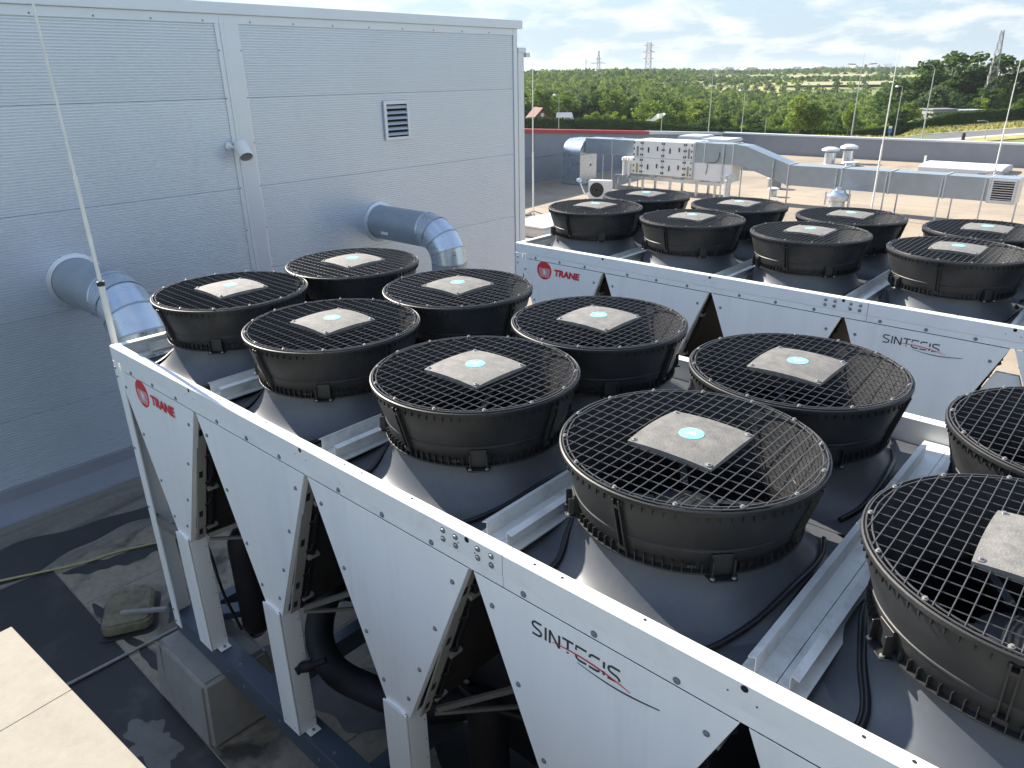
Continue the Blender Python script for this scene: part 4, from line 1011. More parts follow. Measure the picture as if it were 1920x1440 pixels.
# long duct to the right
du = thing('supply_duct', 'long boxed grey duct stepping down across the far roof on thin legs', 'duct', (-9.7, 25.5, 0))
D0, D1 = 0.0, 0.75
MB().box((0.03, D0, 1.32), (1.60, D1, 2.06)).build('duct_section', M['duct'], du)
MB().box((0.03, D0, 0.66), (1.62, D1, 1.318)).build('plenum', M['whitebox'], du)
MB().box((0.0, D0-0.025, 0.66), (0.028, D1+0.02, 2.085)).build('flange', M['coping'], du)
MB().box((0.42, D0-0.025, 1.30), (0.45, D1+0.02, 2.085)).build('flange', M['coping'], du)
def skew(x0, zt0, zb0, x1, zt1, zb1):
    return MB().add([(x0, D0, zb0), (x1, D0, zb1), (x1, D1, zb1), (x0, D1, zb0), (x0, D0, zt0), (x1, D0, zt1), (x1, D1, zt1), (x0, D1, zt0)],
                    [(0,3,2,1),(4,5,6,7),(0,1,5,4),(1,2,6,5),(2,3,7,6),(3,0,4,7)])
MB().box((1.602, D0-0.03, 1.29), (1.64, D1+0.02, 2.09)).build('flange', M['coping'], du)
skew(1.642, 2.06, 1.32, 2.10, 2.02, 1.28).build('duct_section', M['duct'], du)
skew(2.102, 2.02, 1.28, 3.80, 1.46, 0.74).build('duct_section', M['duct'], du)
MB().box((3.802, D0-0.03, 0.70), (3.84, D1+0.02, 1.48)).build('flange', M['coping'], du)
xx = [3.842, 5.72, 7.30, 8.95, 10.18]
for a, b in zip(xx[:-1], xx[1:]):
    MB().box((a, D0, 0.74), (b-0.04, D1, 1.44)).build('duct_section', M['duct'], du)
    MB().box((b-0.038, D0-0.03, 0.71), (b-0.002, D1+0.02, 1.47)).build('flange', M['coping'], du)
MB().box((10.18, D0-0.05, 0.70), (10.92, D1+0.02, 1.46)).build('end_box', M['galv'], du)
MB().box((10.27, D0-0.054, 0.80), (10.83, D0-0.0505, 1.37)).build('backing', M['hole'], du)
for (a, b) in (((10.22, 0.74), (10.27, 1.42)), ((10.83, 0.74), (10.88, 1.42)), ((10.271, 0.74), (10.829, 0.80)), ((10.271, 1.37), (10.829, 1.42))):
    MB().box((a[0], D0-0.085, a[1]), (b[0], D0-0.0505, b[1])).build('louvre_frame', M['coping'], du)
for i in range(8):
    z = 0.835+i*0.07
    MB().obox((10.55, D0-0.07, z), (0.278, 0, 0), (0, 0.014, -0.014), (0, 0.002, 0.002)).build('slat', M['coping'], du)
MB().tube(spline([(0.55, -0.01, 0.9), (0.62, -0.04, 1.2), (0.60, -0.05, 1.32), (0.9, -0.04, 1.36), (1.05, -0.04, 1.5), (1.08, -0.03, 1.75)], 5), 0.012, 6).build('cable', M['cable'], du)
for (x, z) in ((1.08, 1.77), (1.02, 0.98)): MB().disc((x, -0.001, z), 0.05, 12, 0.03, axis='y').build('port', M['handle'], du)
for x in (1.25, 1.72, 3.25, 3.60, 5.55, 5.85, 7.18, 7.42, 8.85, 9.08, 10.05, 10.88):
    top = 1.32 if x < 2 else (0.92 if x < 3.4 else 0.73)
    zt = top + (0.70 if x in (1.25, 3.25, 5.55, 7.18, 8.85, 10.05) else 0.0)
    y = D0-0.045 if zt > top else D0+0.66
    MB().box((x-0.022, y-0.02, 0.003), (x+0.022, y+0.02, zt)).build('leg', M['galv'], du)

# outdoor unit and small roof things
od = thing('condenser_unit', 'small white outdoor condenser unit with round fan in front of the riser duct', 'condenser', (-11.95, 22.4, 0), R(20))
MB().box((-0.44, -0.17, 0.10), (0.44, 0.17, 0.80)).build('casing', M['whitebox'], od, bevel=0.02)
MB().lathe([(0.0005, -0.176), (0.28, -0.176), (0.28, -0.171)], 28, (-0.10, 0, 0.45), axis='y').build('fan_opening', M['hole'], od)
g = MB()
for rr_ in (0.08, 0.14, 0.20, 0.26): g.tube([(-0.10+rr_*math.cos(2*math.pi*j/28), -0.181, 0.45+rr_*math.sin(2*math.pi*j/28)) for j in range(29)], 0.006, 5, cap=False)
g.build('fan_guard', M['pipegrey'], od)
for x in (-0.3, 0.3): MB().box((x-0.04, -0.2, 0.003), (x+0.04, 0.2, 0.099)).build('foot', M['pipegrey'], od)
MB().tube(spline([(-0.44, 0.05, 0.3), (-0.62, 0.02, 0.25), (-0.75, 0.0, 0.5), (-0.85, 0, 0.72)], 6), 0.03, 8).lathe([(0.0005, 0.86), (0.10, 0.82), (0.12, 0.74), (0.06, 0.70)], 14, (-0.86, 0, 0)).build('pipe', M['galv'], od, smooth=50)

def mushroom(x, y, h, r, label, hood=True):
    t = thing('roof_vent', label, 'vent', (x, y, 0))
    MB().lathe([(r*0.9, 0.002), (r*0.72, 0.02), (r*0.70, h*0.68), (r*0.6, h*0.70)], 20).build('pipe', M['galv'], t, smooth=40)
    MB().lathe([(0.0005, h), (r*0.55, h*0.985), (r*1.1, h*0.88), (r*1.15, h*0.78), (r*0.62, h*0.72)], 20).build('hood', M['coping'], t, smooth=40)
    return t
mushroom(-9.55, 39.9, 0.86, 0.40, 'left galvanised mushroom vent of the pair near the far parapet')
mushroom(-8.85, 40.6, 0.98, 0.40, 'taller right mushroom vent of the pair near the far parapet')
mushroom(-8.35, 39.6, 0.22, 0.38, 'very low white vent cap beside the pair of mushroom vents')
mushroom(-7.15, 27.4, 0.36, 0.20, 'low white vent cap under the sloping part of the long duct')
v1 = thing('exhaust_fan', 'short galvanised exhaust fan with a flared collar in front of the long duct', 'vent', (-3.75, 26.9-2.2, 0))
MB().lathe([(0.30, 0.002), (0.30, 0.10), (0.26, 0.12), (0.26, 0.46), (0.36, 0.50), (0.37, 0.66), (0.24, 0.76), (0.22, 0.84), (0.10, 0.86), (0.10, 0.92), (0.0005, 0.93)], 26).build('body', M['galv'], v1, smooth=35)
for s_ in (-1, 1): MB().box((s_*0.40-0.02, -0.03, 0.3), (s_*0.40+0.02, 0.03, 0.74)).build('bracket', M['galv'], v1)
v2 = thing('flue_pipe', 'slim galvanised flue pipe with a small cap by the handling unit', 'flue', (-7.75, 26.4-1.8, 0))
MB().lathe([(0.12, 0.002), (0.12, 0.86), (0.10, 0.88), (0.10, 0.96), (0.16, 0.97), (0.16, 1.04), (0.0005, 1.10)], 20).build('pipe', M['galv'], v2, smooth=35)
v3 = thing('roof_vent', 'small dark drum vent on the beige roof under the sloping duct', 'vent', (-8.05, 29.5, 0))
MB().lathe([(0.30, 0.002), (0.30, 0.42), (0.26, 0.46), (0.0005, 0.47)], 24).build('body', M['pipegrey'], v3, smooth=35)
for (x, y) in ((-5.3, 41.4), (1.2, 40.9)):
    t = thing('drain_pipe', 'short upright pipe stub near the far skylight' if x < 0 else 'short upright pipe stub by the far parapet', 'pipe', (x, y, 0))
    MB().tube([(0, 0, 0.002), (0, 0, 0.5)], 0.05, 10).build('stub', M['rod'], t, smooth=40)

sk = thing('skylight', 'low white ribbed skylight on the beige roof near the far parapet', 'skylight', (-3.2, 40.2, 0))
MB().box((-1.75, -1.3, 0.002), (1.75, 1.3, 0.22)).build('kerb', M['coping'], sk, bevel=0.02)
for i in range(5):
    x0 = -1.74 + i*0.70
    pr_ = [(-1.28*math.cos(R(a)), 0.222 + 0.13*math.sin(R(a))) for a in range(0, 181, 15)]
    MB().prism(pr_, (x0, 0, 0), (0,1,0), (0,0,1), (0.68, 0, 0)).build('glazing_panel', M['whitebox'], sk, smooth=40)
s2 = thing('skylight', 'pale hooded skylight box against the grey side parapet behind the handling unit', 'skylight', (-14.4, 35.5, 0))
MB().box((-1.3, -0.6, 0.002), (1.3, 0.9, 1.25)).build('upstand', M['parapet'], s2)
MB().box((-0.1, -0.75, 1.252), (1.5, 0.95, 1.42)).box((-1.45, -0.7, 1.252), (-0.11, 0.9, 1.52)).build('hood', M['coping'], s2, bevel=0.05)
hb = thing('roof_hatch', 'pale low roof hatch beside the left end of the far chiller', 'hatch', (-9.75, 16.5, 0))
MB().box((-0.75, -1.1, 0.002), (0.75, 1.1, 0.30)).build('kerb', M['whitebox'], hb, bevel=0.02)
MB().box((-0.80, -1.15, 0.302), (0.80, 1.15, 0.36)).build('lid', M['coping'], hb, bevel=0.02)

def roof_rod(x, y, h, label, foot=True):
    t = thing('lightning_rod', label, 'lightning rod', (x, y, 0))
    MB().tube([(0, 0, 0.10), (0, 0, h*0.45)], 0.030, 10).build('mast', M['rod'], t, smooth=50)
    MB().tube([(0, 0, h*0.45), (0, 0, h*0.78)], 0.019, 8).build('mast', M['rod'], t, smooth=50)
    MB().tube([(0, 0, h*0.78), (0.01, 0, h)], [0.013, 0.010], 6).build('tip', M['rod'], t, smooth=50)
    if foot:
        for a in (20, 140, 260):
            c, s_ = math.cos(R(a)), math.sin(R(a))
            MB().bar((0, 0, 0.30), (0.75*c, 0.75*s_, 0.10), 0.03, 0.03).build('stay', M['pipegrey'], t)
            MB().box((0.75*c-0.14, 0.75*s_-0.14, 0.003), (0.75*c+0.14, 0.75*s_+0.14, 0.09)).build('foot_block', M['concrete'], t, bevel=0.02)
        MB().box((-0.2, -0.2, 0.003), (0.2, 0.2, 0.10)).build('foot_block', M['concrete'], t, bevel=0.02)
    return t
roof_rod(-11.44, 17.77, 4.94, 'pale lightning rod on a three legged foot just right of the hall corner')
roof_rod(-2.62, 24.75, 5.2, 'pale lightning rod standing in front of the long far duct')
roof_rod(-1.66, 38.5, 5.02, 'pale lightning rod beside the far skylight')

# ================================================================ land beyond
FH = Vector((FWD.x, FWD.y)).normalized(); RH = Vector((FH.y, -FH.x))
E2 = Vector((EYE.x, EYE.y))
GR = ((0,-7),(160,-7),(180,-10.5),(230,-12.0),(450,-13.5),(600,-12.5),(645,-6),(740,-3.2),(860,-2.4),(1000,0.8),(1200,2.0),(1600,4.0),(2600,5))
GW = ((0,-7),(265,-7),(300,-9),(450,-10),(700,-6),(1000,0.8),(1600,4.0),(2600,5))
GL = ((0,-7),(205,-7),(250,-8.5),(350,-6.5),(500,-2.0),(700,1.0),(1600,4.0),(2600,5))
def lerp(tab, d):
    for (a, za), (b, zb) in zip(tab[:-1], tab[1:]):
        if d <= b: return za + (zb-za)*(d-a)/(b-a)
    return tab[-1][1]
def td(x, y):
    p = Vector((x, y)) - E2; f = p.dot(FH); r = p.dot(RH)
    return (r/f if f > 1 else 9.0), p.length
def Gz(x, y):
    t, d = td(x, y)
    k = min(1, max(0, (t-0.12)/0.22)); k = k*k*(3-2*k)
    if t > 8: k = 1
    z = lerp(GL, d)*(1-k) + lerp(GR, d)*k
    q = min(1, max(0, (t-0.475)/0.06)); q = q*q*(3-2*q)
    return z*(1-q) + lerp(GW, d)*q
def at(t, d):
    v = (FH + RH*t).normalized()*d; return E2.x+v.x, E2.y+v.y
def t_of_u(u): return (u-960)/1376/1.0755
radii = [0, 60, 110, 140, 160, 170, 180, 195, 215, 230, 250, 265, 280, 300, 350, 400, 450, 520, 600, 622, 645, 690, 740, 850, 1000, 1200, 1400, 1600, 2000, 2600]
angs = sorted(set([i*2.5 for i in range(144)] + [-i*0.5 for i in range(80)] ))
angs = sorted(set(a % 360 for a in angs))
vs = []; fs = []
base = math.degrees(math.atan2(FH.y, FH.x))
for r in radii:
    for a in angs:
        x = E2.x + r*math.cos(R(base+a)); y = E2.y + r*math.sin(R(base+a))
        z = Gz(x, y) if r > 1 else -7
        if r > 300: z += 0.6*math.sin(x*0.011)+0.5*math.sin(y*0.013+1)
        vs.append((x, y, z))
na = len(angs)
for i in range(len(radii)-1):
    for j in range(na):
        fs.append((i*na+j, i*na+(j+1) % na, (i+1)*na+(j+1) % na, (i+1)*na+j))
structure(MB().add(vs, fs).build('ground', M['land'], smooth=60))

def ribbon(pts, w0, w1, dz, name, mt):
    """flat strip left of a polyline, between offsets w0 and w1"""
    vs = []; P_ = [Vector(p) for p in pts]
    for i, p in enumerate(P_):
        t = (P_[min(i+1, len(P_)-1)] - P_[max(i-1, 0)]).normalized(); n_ = Vector((t.y, -t.x))
        for w_ in (w0, w1):
            q = p + n_*w_; vs.append((q.x, q.y, Gz(q.x, q.y) + dz))
    fs = [(2*i, 2*i+1, 2*i+3, 2*i+2) for i in range(len(P_)-1)]
    return structure(MB().add(vs, fs).build(name, mt))
road = [(-95, 70), (-70, 100), (-52, 125), (-42, 145), (-33.5, 166), (-23.6, 189.8), (-12, 222), (-4, 250)]
fine = []
for a, b in zip(road[:-1], road[1:]):
    for k in range(4): fine.append((a[0]+(b[0]-a[0])*k/4, a[1]+(b[1]-a[1])*k/4))
fine.append(road[-1])
ribbon(fine, -12, 0.0, 0.03, 'verge', M['verge'])
ribbon(fine, 0.0, 0.35, 0.16, 'kerb', M['kerb'])
ribbon(fine, 0.35, 9.0, 0.05, 'road', M['asphalt'])
ribbon(fine, 9.0, 11.2, 0.15, 'pavement', M['kerb'])
ribbon(fine, 11.2, 16, 0.14, 'verge', M['verge'])

def cloud_mesh(parts, mats, name):
    """parts: list of (centers Nx3, normals Nx3, size N, material index)"""
    V = []; MI = []
    for c, nrm, s, mi in parts:
        n = len(c)
        a = RNG.normal(size=(n, 3)); u = np.cross(nrm, a); u /= np.linalg.norm(u, axis=1)[:, None] + 1e-9
        v = np.cross(nrm, u); sv = s[:, None]
        asp = RNG.uniform(0.55, 1.0, (n, 1))
        V.append(np.stack([c-u*sv, c+v*sv*asp, c+u*sv, c-v*sv*asp], 1)); MI.append(np.full(n, mi, np.int32))
    V = np.concatenate(V).reshape(-1, 3).astype(np.float32); MI = np.concatenate(MI); n = len(MI)
    me = bpy.data.meshes.new(name)
    me.vertices.add(4*n); me.vertices.foreach_set('co', V.ravel())
    me.loops.add(4*n); me.loops.foreach_set('vertex_index', np.arange(4*n, dtype=np.int32))
    me.polygons.add(n); me.polygons.foreach_set('loop_start', np.arange(0, 4*n, 4, dtype=np.int32))
    me.polygons.foreach_set('loop_total', np.full(n, 4, np.int32))
    for m_ in mats: me.materials.append(m_)
    me.polygons.foreach_set('material_index', MI)
    me.update(calc_edges=True); me.validate()
    return me
def crown(h, r, n, s, rng, lobes=10, flat=0.8, low=0.12):
    """leaf sprays through a lumpy crown; base at z=0"""
    L = []
    for i in range(lobes):
        a = rng.uniform(0, 2*np.pi); q = rng.uniform(0.0, 0.62)**0.7; z = h*rng.uniform(low+0.12, 0.84)
        prof = math.sin(math.pi*min(1, max(0.08, (z/h-low)/(1.02-low)))**0.8)**0.7
        L.append((r*q*prof*math.cos(a), r*q*prof*math.sin(a), z, r*rng.uniform(0.30, 0.55)*(0.55+0.45*prof)))
    L.append((0, 0, h*0.86, r*0.36)); L.append((0, 0, h*0.5, r*0.6))
    L = np.array(L); k = rng.integers(0, len(L), n)
    d = rng.normal(size=(n, 3)); d /= np.linalg.norm(d, axis=1)[:, None]
    rad = L[k, 3]*rng.uniform(0.55, 1.08, n)
    c = L[k, :3] + d*rad[:, None]*np.array([1, 1, flat])
    c[:, 2] = np.clip(c[:, 2], h*0.04, h*1.04)
    nrm = d*0.8 + rng.normal(size=(n, 3))*0.55 + np.array([0, 0, 0.25]); nrm /= np.linalg.norm(nrm, axis=1)[:, None]
    return c, nrm, s*rng.uniform(0.6, 1.25, n)
variants = []
for i, (h, r, n, s, mt, lob) in enumerate(((7, 2.7, 1100, 0.26, 'leafA', 11), (7.5, 2.4, 1100, 0.25, 'leafB', 12), (5.5, 2.6, 1000, 0.24, 'leafC', 10), (8.5, 2.5, 1200, 0.26, 'leafA', 14),
                                            (6, 3.0, 1100, 0.27, 'leafD', 11), (9, 2.2, 1100, 0.25, 'leafB', 14), (4, 2.6, 900, 0.24, 'leafA', 9), (8.0, 2.5, 1500, 0.24, 'leafE', 16))):
    c, nr, s_ = crown(h, r, n, s, RNG, lob)
    cm = cloud_mesh([(c, nr, s_, 0)], [M[mt]], 'crown')
    tk = MB().tube([(0, 0, -0.6), (0.05, 0, h*0.25), (-0.05, 0.06, h*0.5), (0.05, 0, h*0.8)], [0.035*h*0.6, 0.028*h*0.6, 0.018*h*0.6, 0.006*h], 7)
    for a in range(5):
        aa = a*1.26; z0 = h*(0.28+0.09*a); tk.tube([(0, 0, z0), (r*0.35*math.cos(aa), r*0.35*math.sin(aa), z0+h*0.12), (r*0.62*math.cos(aa), r*0.62*math.sin(aa), z0+h*0.2)], [0.05, 0.035, 0.015], 5)
    to = tk.build('trunk', M['bark'], None, smooth=60); tm = to.data; bpy.data.objects.remove(to)
    variants.append((h, cm, tm))
def tree(x, y, h, vi, label, group, name='tree', wide=1.0, zoff=0.0):
    H0, cm, tm = variants[vi]
    t = thing(name, label, 'tree', (x, y, Gz(x, y)+zoff), random.uniform(0, 6.28), group)
    s_ = h/H0; t.scale = (s_*wide, s_*wide, s_)
    for nm, me in (('crown', cm), ('trunk', tm)):
        o = bpy.data.objects.new(nm, me); COL.objects.link(o); o.parent = t
    return t
# trees one can single out
tree(-51.0, 139.0, 8.4, 7, 'tall bright bushy tree rising just behind the far parapet', None, wide=1.25)
tree(-48.6, 140.2, 7.0, 7, 'shorter bushy tree touching the tall one behind the far parapet', None, wide=1.15)
tree(-43.4, 143.4, 6.6, 7, 'small loose tree beside the double headed lamp post', None, wide=0.85)
tree(-46.0, 211.6, 8.0, 4, 'pale rounded tree in front of the dark wood beside the lattice mast', None, wide=1.55)
for (x, y, h, vi, wd) in ((-60, 228, 13.2, 1, 1.5), (-54.6, 232, 15.0, 5, 1.5), (-50, 238, 16.5, 1, 1.5), (-45, 241, 16.8, 5, 1.6), (-40, 244, 15.6, 1, 1.5), (-34, 244, 15.2, 5, 1.6),
                          (-28, 246, 14.2, 1, 1.6), (-22, 248, 13.5, 1, 1.6), (-57, 246, 14.5, 1, 1.7), (-47, 226, 9.5, 1, 1.5), (-38, 230, 10.5, 1, 1.5), (-30, 233, 9.8, 1, 1.5), (-16, 250, 13.0, 5, 1.6), (-64, 240, 12.5, 1, 1.6)):
    tree(x, y, h, vi, 'large dark green tree in the tall clump round the lattice mast', 'large dark trees round the lattice mast', wide=wd)
# the scrub wood: nearest trees one by one, the rest as one mass
def in_field(t, d):
    u = 960 + t*1376*1.0755
    if 1250 < u < 1325 and 225 < d < 262: return True
    if 1480 < u < 1720 and 640 < d < 695: return True
    if 1470 < u < 1640 and 860 < d < 960: return True
    if 1640 < u < 1720 and 480 < d < 560: return True
    return False
pts = []; grid = {}
rp = random.Random(11)
def try_add(t, d, sp, kind):
    x, y = at(t, d); g = (int(x//sp), int(y//sp))
    for i in (-1, 0, 1):
        for j in (-1, 0, 1):
            for (a, b) in grid.get((kind, g[0]+i, g[1]+j), ()):
                if (a-x)**2+(b-y)**2 < sp*sp: return
    grid.setdefault((kind,)+g, []).append((x, y)); pts.append((d, t, x, y, kind))
for _ in range(16000):
    t = rp.uniform(-0.02, 0.80); d = 186 + 284*rp.random()**1.25
    if t > 0.50 and d < 222: continue
    if t < 0.18 and d < 206: continue
    if in_field(t, d): continue
    try_add(t, d, 4.6, 0)
near = sorted([p for p in pts if p[4] == 0])
for _ in range(9000):
    t = rp.uniform(-0.02, 0.80); d = math.sqrt(rp.uniform(470**2, 1500**2))
    if in_field(t, d): continue
    k = math.sin(t*37+d*0.013)+math.sin(t*19-d*0.021)
    if d > 760 and t > 0.30 and k < -0.9: continue
    try_add(t, d, 9.0 if d < 900 else 12.0, 1)
far = [p for p in pts if p[4] == 1]
kinds = ['mid green', 'dark green', 'bright yellow green', 'tall mid green', 'grey green', 'slim dark green', 'low spreading green']
for (d, t, x, y, k) in near[:270]:
    vi = rp.choice([0, 0, 1, 2, 3, 4, 6, 6, 5]); h = rp.uniform(4.2, 7.2) + (1.0 if t < 0.25 else 0)
    if t < 0.14: h += 1.2
    if vi == 5: h *= 1.15
    if vi in (2, 6): h *= 0.8
    tree(x, y, h, vi, kinds[vi] + ' tree in the scrub wood beyond the dark hedge', kinds[vi] + ' trees of the scrub wood', wide=rp.uniform(1.0, 1.5))
parts = []
LM = ['leafA', 'leafB', 'leafD', 'leafE']
for (d, t, x, y, k) in near[270:]:
    h = rp.uniform(5, 8.5); c, nr, s_ = crown(h, rp.uniform(2.4, 3.9), 150 if d < 330 else 100, 0.46 if d < 330 else 0.58, RNG, 8)
    parts.append((c + np.array([x, y, Gz(x, y)-0.3]), nr, s_, rp.choice([0, 0, 1, 1, 2, 3])))
for (d, t, x, y, k) in far:
    h = rp.uniform(6, 10.5)
    if t > 0.24: h = rp.uniform(4.5, 6.5) if d < 650 else (rp.uniform(2.5, 4.0) if d < 1000 else rp.uniform(5, 8))
    c, nr, s_ = crown(h, rp.uniform(3.5, 6.0)*min(1, 0.4+h/9), 60, 1.0, RNG, 6)
    parts.append((c + np.array([x, y, Gz(x, y)-0.3]), nr, s_, rp.choice([0, 1, 1, 1, 2])))
wd = bpy.data.objects.new('woodland', cloud_mesh(parts, [M[q] for q in LM], 'woodland')); COL.objects.link(wd)
tag(wd, 'mass of woodland covering the valley and the far hillside', 'woodland', kind='stuff')

# bright bushes by the cottage
for (u, d, h) in ((1110, 186, 3.0), (1128, 188, 3.6), (1148, 186, 3.2), (1165, 189, 3.5), (1182, 187, 2.8), (1022, 205, 5.0)):
    x, y = at(t_of_u(u), d)
    tree(x, y, h, 2, 'bright yellow green bush behind the hedge near the white sail canopy', 'bright bushes near the white sail canopy', name='bush', wide=1.3)

# clipped hedge
def hedge(pts, h, wdt, label):
    P_ = [Vector(p) for p in pts]; mid = P_[len(P_)//2]
    t = thing('hedge', label, 'hedge', (mid.x, mid.y, 0))
    C, Nn, Sz = [], [], []; core = MB()
    for a, b in zip(P_[:-1], P_[1:]):
        L_ = (b-a).length; tt = (b-a)/L_; nn = Vector((-tt.y, tt.x)); n = int(L_*34)
        s_ = RNG.uniform(0, L_, n); f = RNG.integers(0, 3, n); w_ = RNG.uniform(-1, 1, n); hh = RNG.uniform(0, 1, n)
        off = np.where(f == 0, -wdt/2, np.where(f == 1, wdt/2, w_*wdt/2)) + RNG.normal(0, 0.10, n)
        z = np.where(f == 2, h, hh*h) + RNG.normal(0, 0.10, n)
        x = a.x + tt.x*s_ + nn.x*off; y = a.y + tt.y*s_ + nn.y*off
        gz = np.array([Gz(p, q) for p, q in zip(x, y)])
        C.append(np.stack([x-mid.x, y-mid.y, gz+z], 1))
        nv = np.stack([np.where(f == 0, -nn.x, np.where(f == 1, nn.x, 0)), np.where(f == 0, -nn.y, np.where(f == 1, nn.y, 0)), np.where(f == 2, 1.0, 0.1)], 1) + RNG.normal(0, 0.5, (n, 3))
        Nn.append(nv/np.linalg.norm(nv, axis=1)[:, None]); Sz.append(RNG.uniform(0.16, 0.34, n))
        za, zb = Gz(a.x, a.y), Gz(b.x, b.y); q = nn*(wdt*0.42)
        core.add([(a.x-q.x-mid.x, a.y-q.y-mid.y, za-0.3), (a.x+q.x-mid.x, a.y+q.y-mid.y, za-0.3), (b.x+q.x-mid.x, b.y+q.y-mid.y, zb-0.3), (b.x-q.x-mid.x, b.y-q.y-mid.y, zb-0.3),
                  (a.x-q.x-mid.x, a.y-q.y-mid.y, za+h*0.94), (a.x+q.x-mid.x, a.y+q.y-mid.y, za+h*0.94), (b.x+q.x-mid.x, b.y+q.y-mid.y, zb+h*0.94), (b.x-q.x-mid.x, b.y-q.y-mid.y, zb+h*0.94)],
                 [(0,3,2,1),(4,5,6,7),(0,1,5,4),(1,2,6,5),(2,3,7,6),(3,0,4,7)])
    me = cloud_mesh([(np.concatenate(C), np.concatenate(Nn), np.concatenate(Sz), 0)], [M['hedge']], 'leaves')
    o = stuff(bpy.data.objects.new('leaves', me)); COL.objects.link(o); o.parent = t
    core.build('hedge_core', M['hedge'], t)  # solid core box added inside the leaves to block seeing through
    return t
hedge([(-150, 134), (-117, 141), (-95, 146), (-78, 150), (-60, 156)], 2.3, 2.2, 'clipped green hedge left of the bushy tree behind the far parapet')
hedge([(-58, 157), (-51, 163), (-44, 176), (-38, 193), (-32, 214), (-27, 235)], 2.6, 1.8, 'dark clipped hedge running along the dry verge by the road')
# dry grass along the verge
c = []; rr = np.random.default_rng(5)
for a, b in zip(fine[8:-1], fine[9:]):
    a = Vector(a); b = Vector(b); t_ = (b-a).normalized(); n_ = Vector((t_.y, -t_.x)); 
    for _ in range(130):
        p = a + (b-a)*rr.random() - n_*rr.uniform(0.5, 11.5); c.append((p.x, p.y, Gz(p.x, p.y)+0.22))
c = np.array(c); nr = rr.normal(size=c.shape)*np.array([1, 1, 0.25]); nr /= np.linalg.norm(nr, axis=1)[:, None]
M['dry'] = leaf_mat('dry_grass_blades', (0.20, 0.20, 0.05), (0.42, 0.36, 0.13))
gs = bpy.data.objects.new('dry_grass', cloud_mesh([(c, nr, rr.uniform(0.15, 0.38, len(c)), 0)], [M['dry']], 'dry_grass')); COL.objects.link(gs)
tag(gs, 'dry yellow grass growing on the verge beside the road', 'grass', kind='stuff')
# pale fields on the far slopes
def field(u0, u1, d0, d1):
    vs = []; fs = []; n = 10; k = 4
    for j in range(k+1):
        for i in range(n+1):
            x, y = at(t_of_u(u0+(u1-u0)*i/n), d0+(d1-d0)*j/k); vs.append((x, y, Gz(x, y)+1.4))
    for j in range(k):
        for i in range(n): fs.append((j*(n+1)+i, j*(n+1)+i+1, (j+1)*(n+1)+i+1, (j+1)*(n+1)+i))
    structure(MB().add(vs, fs).build('field', M['fieldm'], smooth=60))
M['fieldm'] = mat('ripe_field', (0.30, 0.28, 0.14), 0.95, var=0.15, vscale=0.02)
field(1480, 1715, 642, 692); field(1470, 1640, 862, 955); field(1250, 1325, 227, 258)

# ---------------------------------------------------------------- lamp posts, signs, pylons, houses
def lamp(x, y, h, label, kind, face, group=None):
    t = thing('street_lamp', label, 'street lamp', (x, y, Gz(x, y)), face, group)
    r0 = 0.11 if h > 10 else 0.085
    MB().tube([(0, 0, -0.2), (0, 0, h*0.5), (0, 0, h*0.93)], [r0*1.15, r0*0.85, r0*0.6], 10).build('pole', M['lampgrey'], t, smooth=60)
    if kind == 'double':
        for s_ in (-1, 1):
            MB().tube([(0, 0, h*0.925), (s_*0.9, 0, h*0.97), (s_*1.1, 0, h*0.975)], 0.05, 7).build('arm', M['lampgrey'], t, smooth=60)
            MB().obox((s_*1.75, 0, h*0.99), (0.65, 0, s_*0.06 if False else 0.04*s_), (0, 0.19, 0), (0, 0, 0.07)).build('lamp_head', M['pipegrey'], t, bevel=0.03)
        MB().tube([(0.05, 0, h*0.92), (0.12, 0, h+1.5)], 0.022, 6).build('aerial', M['lampgrey'], t)
        MB().box((0.35, -0.15, h*0.94), (0.7, 0.15, h*0.985)).build('control_box', M['pipegrey'], t)
    elif kind == 'single':
        MB().tube([(0, 0, h*0.925), (-0.35, 0, h*0.972), (-0.8, 0, h*0.985)], 0.05, 7).build('arm', M['lampgrey'], t, smooth=60)
        MB().obox((-1.3, 0, h*0.99), (0.6, 0, 0.03), (0, 0.18, 0), (0, 0, 0.07)).build('lamp_head', M['pipegrey'], t, bevel=0.03)
    else:
        MB().tube(spline([(0, 0, h*0.93), (-0.05, 0, h*0.965), (-0.35, 0, h*0.985), (-0.8, 0, h*0.98)], 4), 0.045, 7).build('arm', M['lampgrey'], t, smooth=60)
        MB().lathe([(0.0005, 0.22), (0.20, 0.16), (0.34, 0.0), (0.20, -0.12), (0.0005, -0.16)], 16, (-1.0, 0, h*0.975)).build('lamp_head', M['whitebox'], t, smooth=60)
    return t
FA = math.atan2(RH.y, RH.x)
lamp(-40.66, 137.1, 12.7, 'tall double headed street lamp behind the far parapet', 'double', FA)
lamp(-30.9, 142.9, 12.4, 'tall single arm street lamp in front of the pale rounded tree', 'single', FA)
lamp(-36.6, 147.3, 9.1, 'shorter curved street lamp standing at the road between the two tall ones', 'curved', FA)
lamp(-62.85, 141.1, 8.6, 'curved street lamp with pale head left of the bushy tree', 'curved', FA)
lamp(-102.0, 133.0, 7.9, 'curved street lamp with pale head beside the red roofed cottage', 'curved', FA)
t = thing('flag_pole', 'thin bare pole standing above the far parapet behind the handling unit', 'pole', (-68.3, 138.0, Gz(-68.3, 138)))
MB().tube([(0, 0, -0.2), (0, 0, 8), (0, 0, 12.7)], [0.11, 0.08, 0.03], 8).build('pole', M['lampgrey'], t, smooth=60)
t = thing('post', 'short thin post in front of the hedge left of the bushy tree', 'post', (-60.1, 145.8, Gz(-60.1, 145.8)))
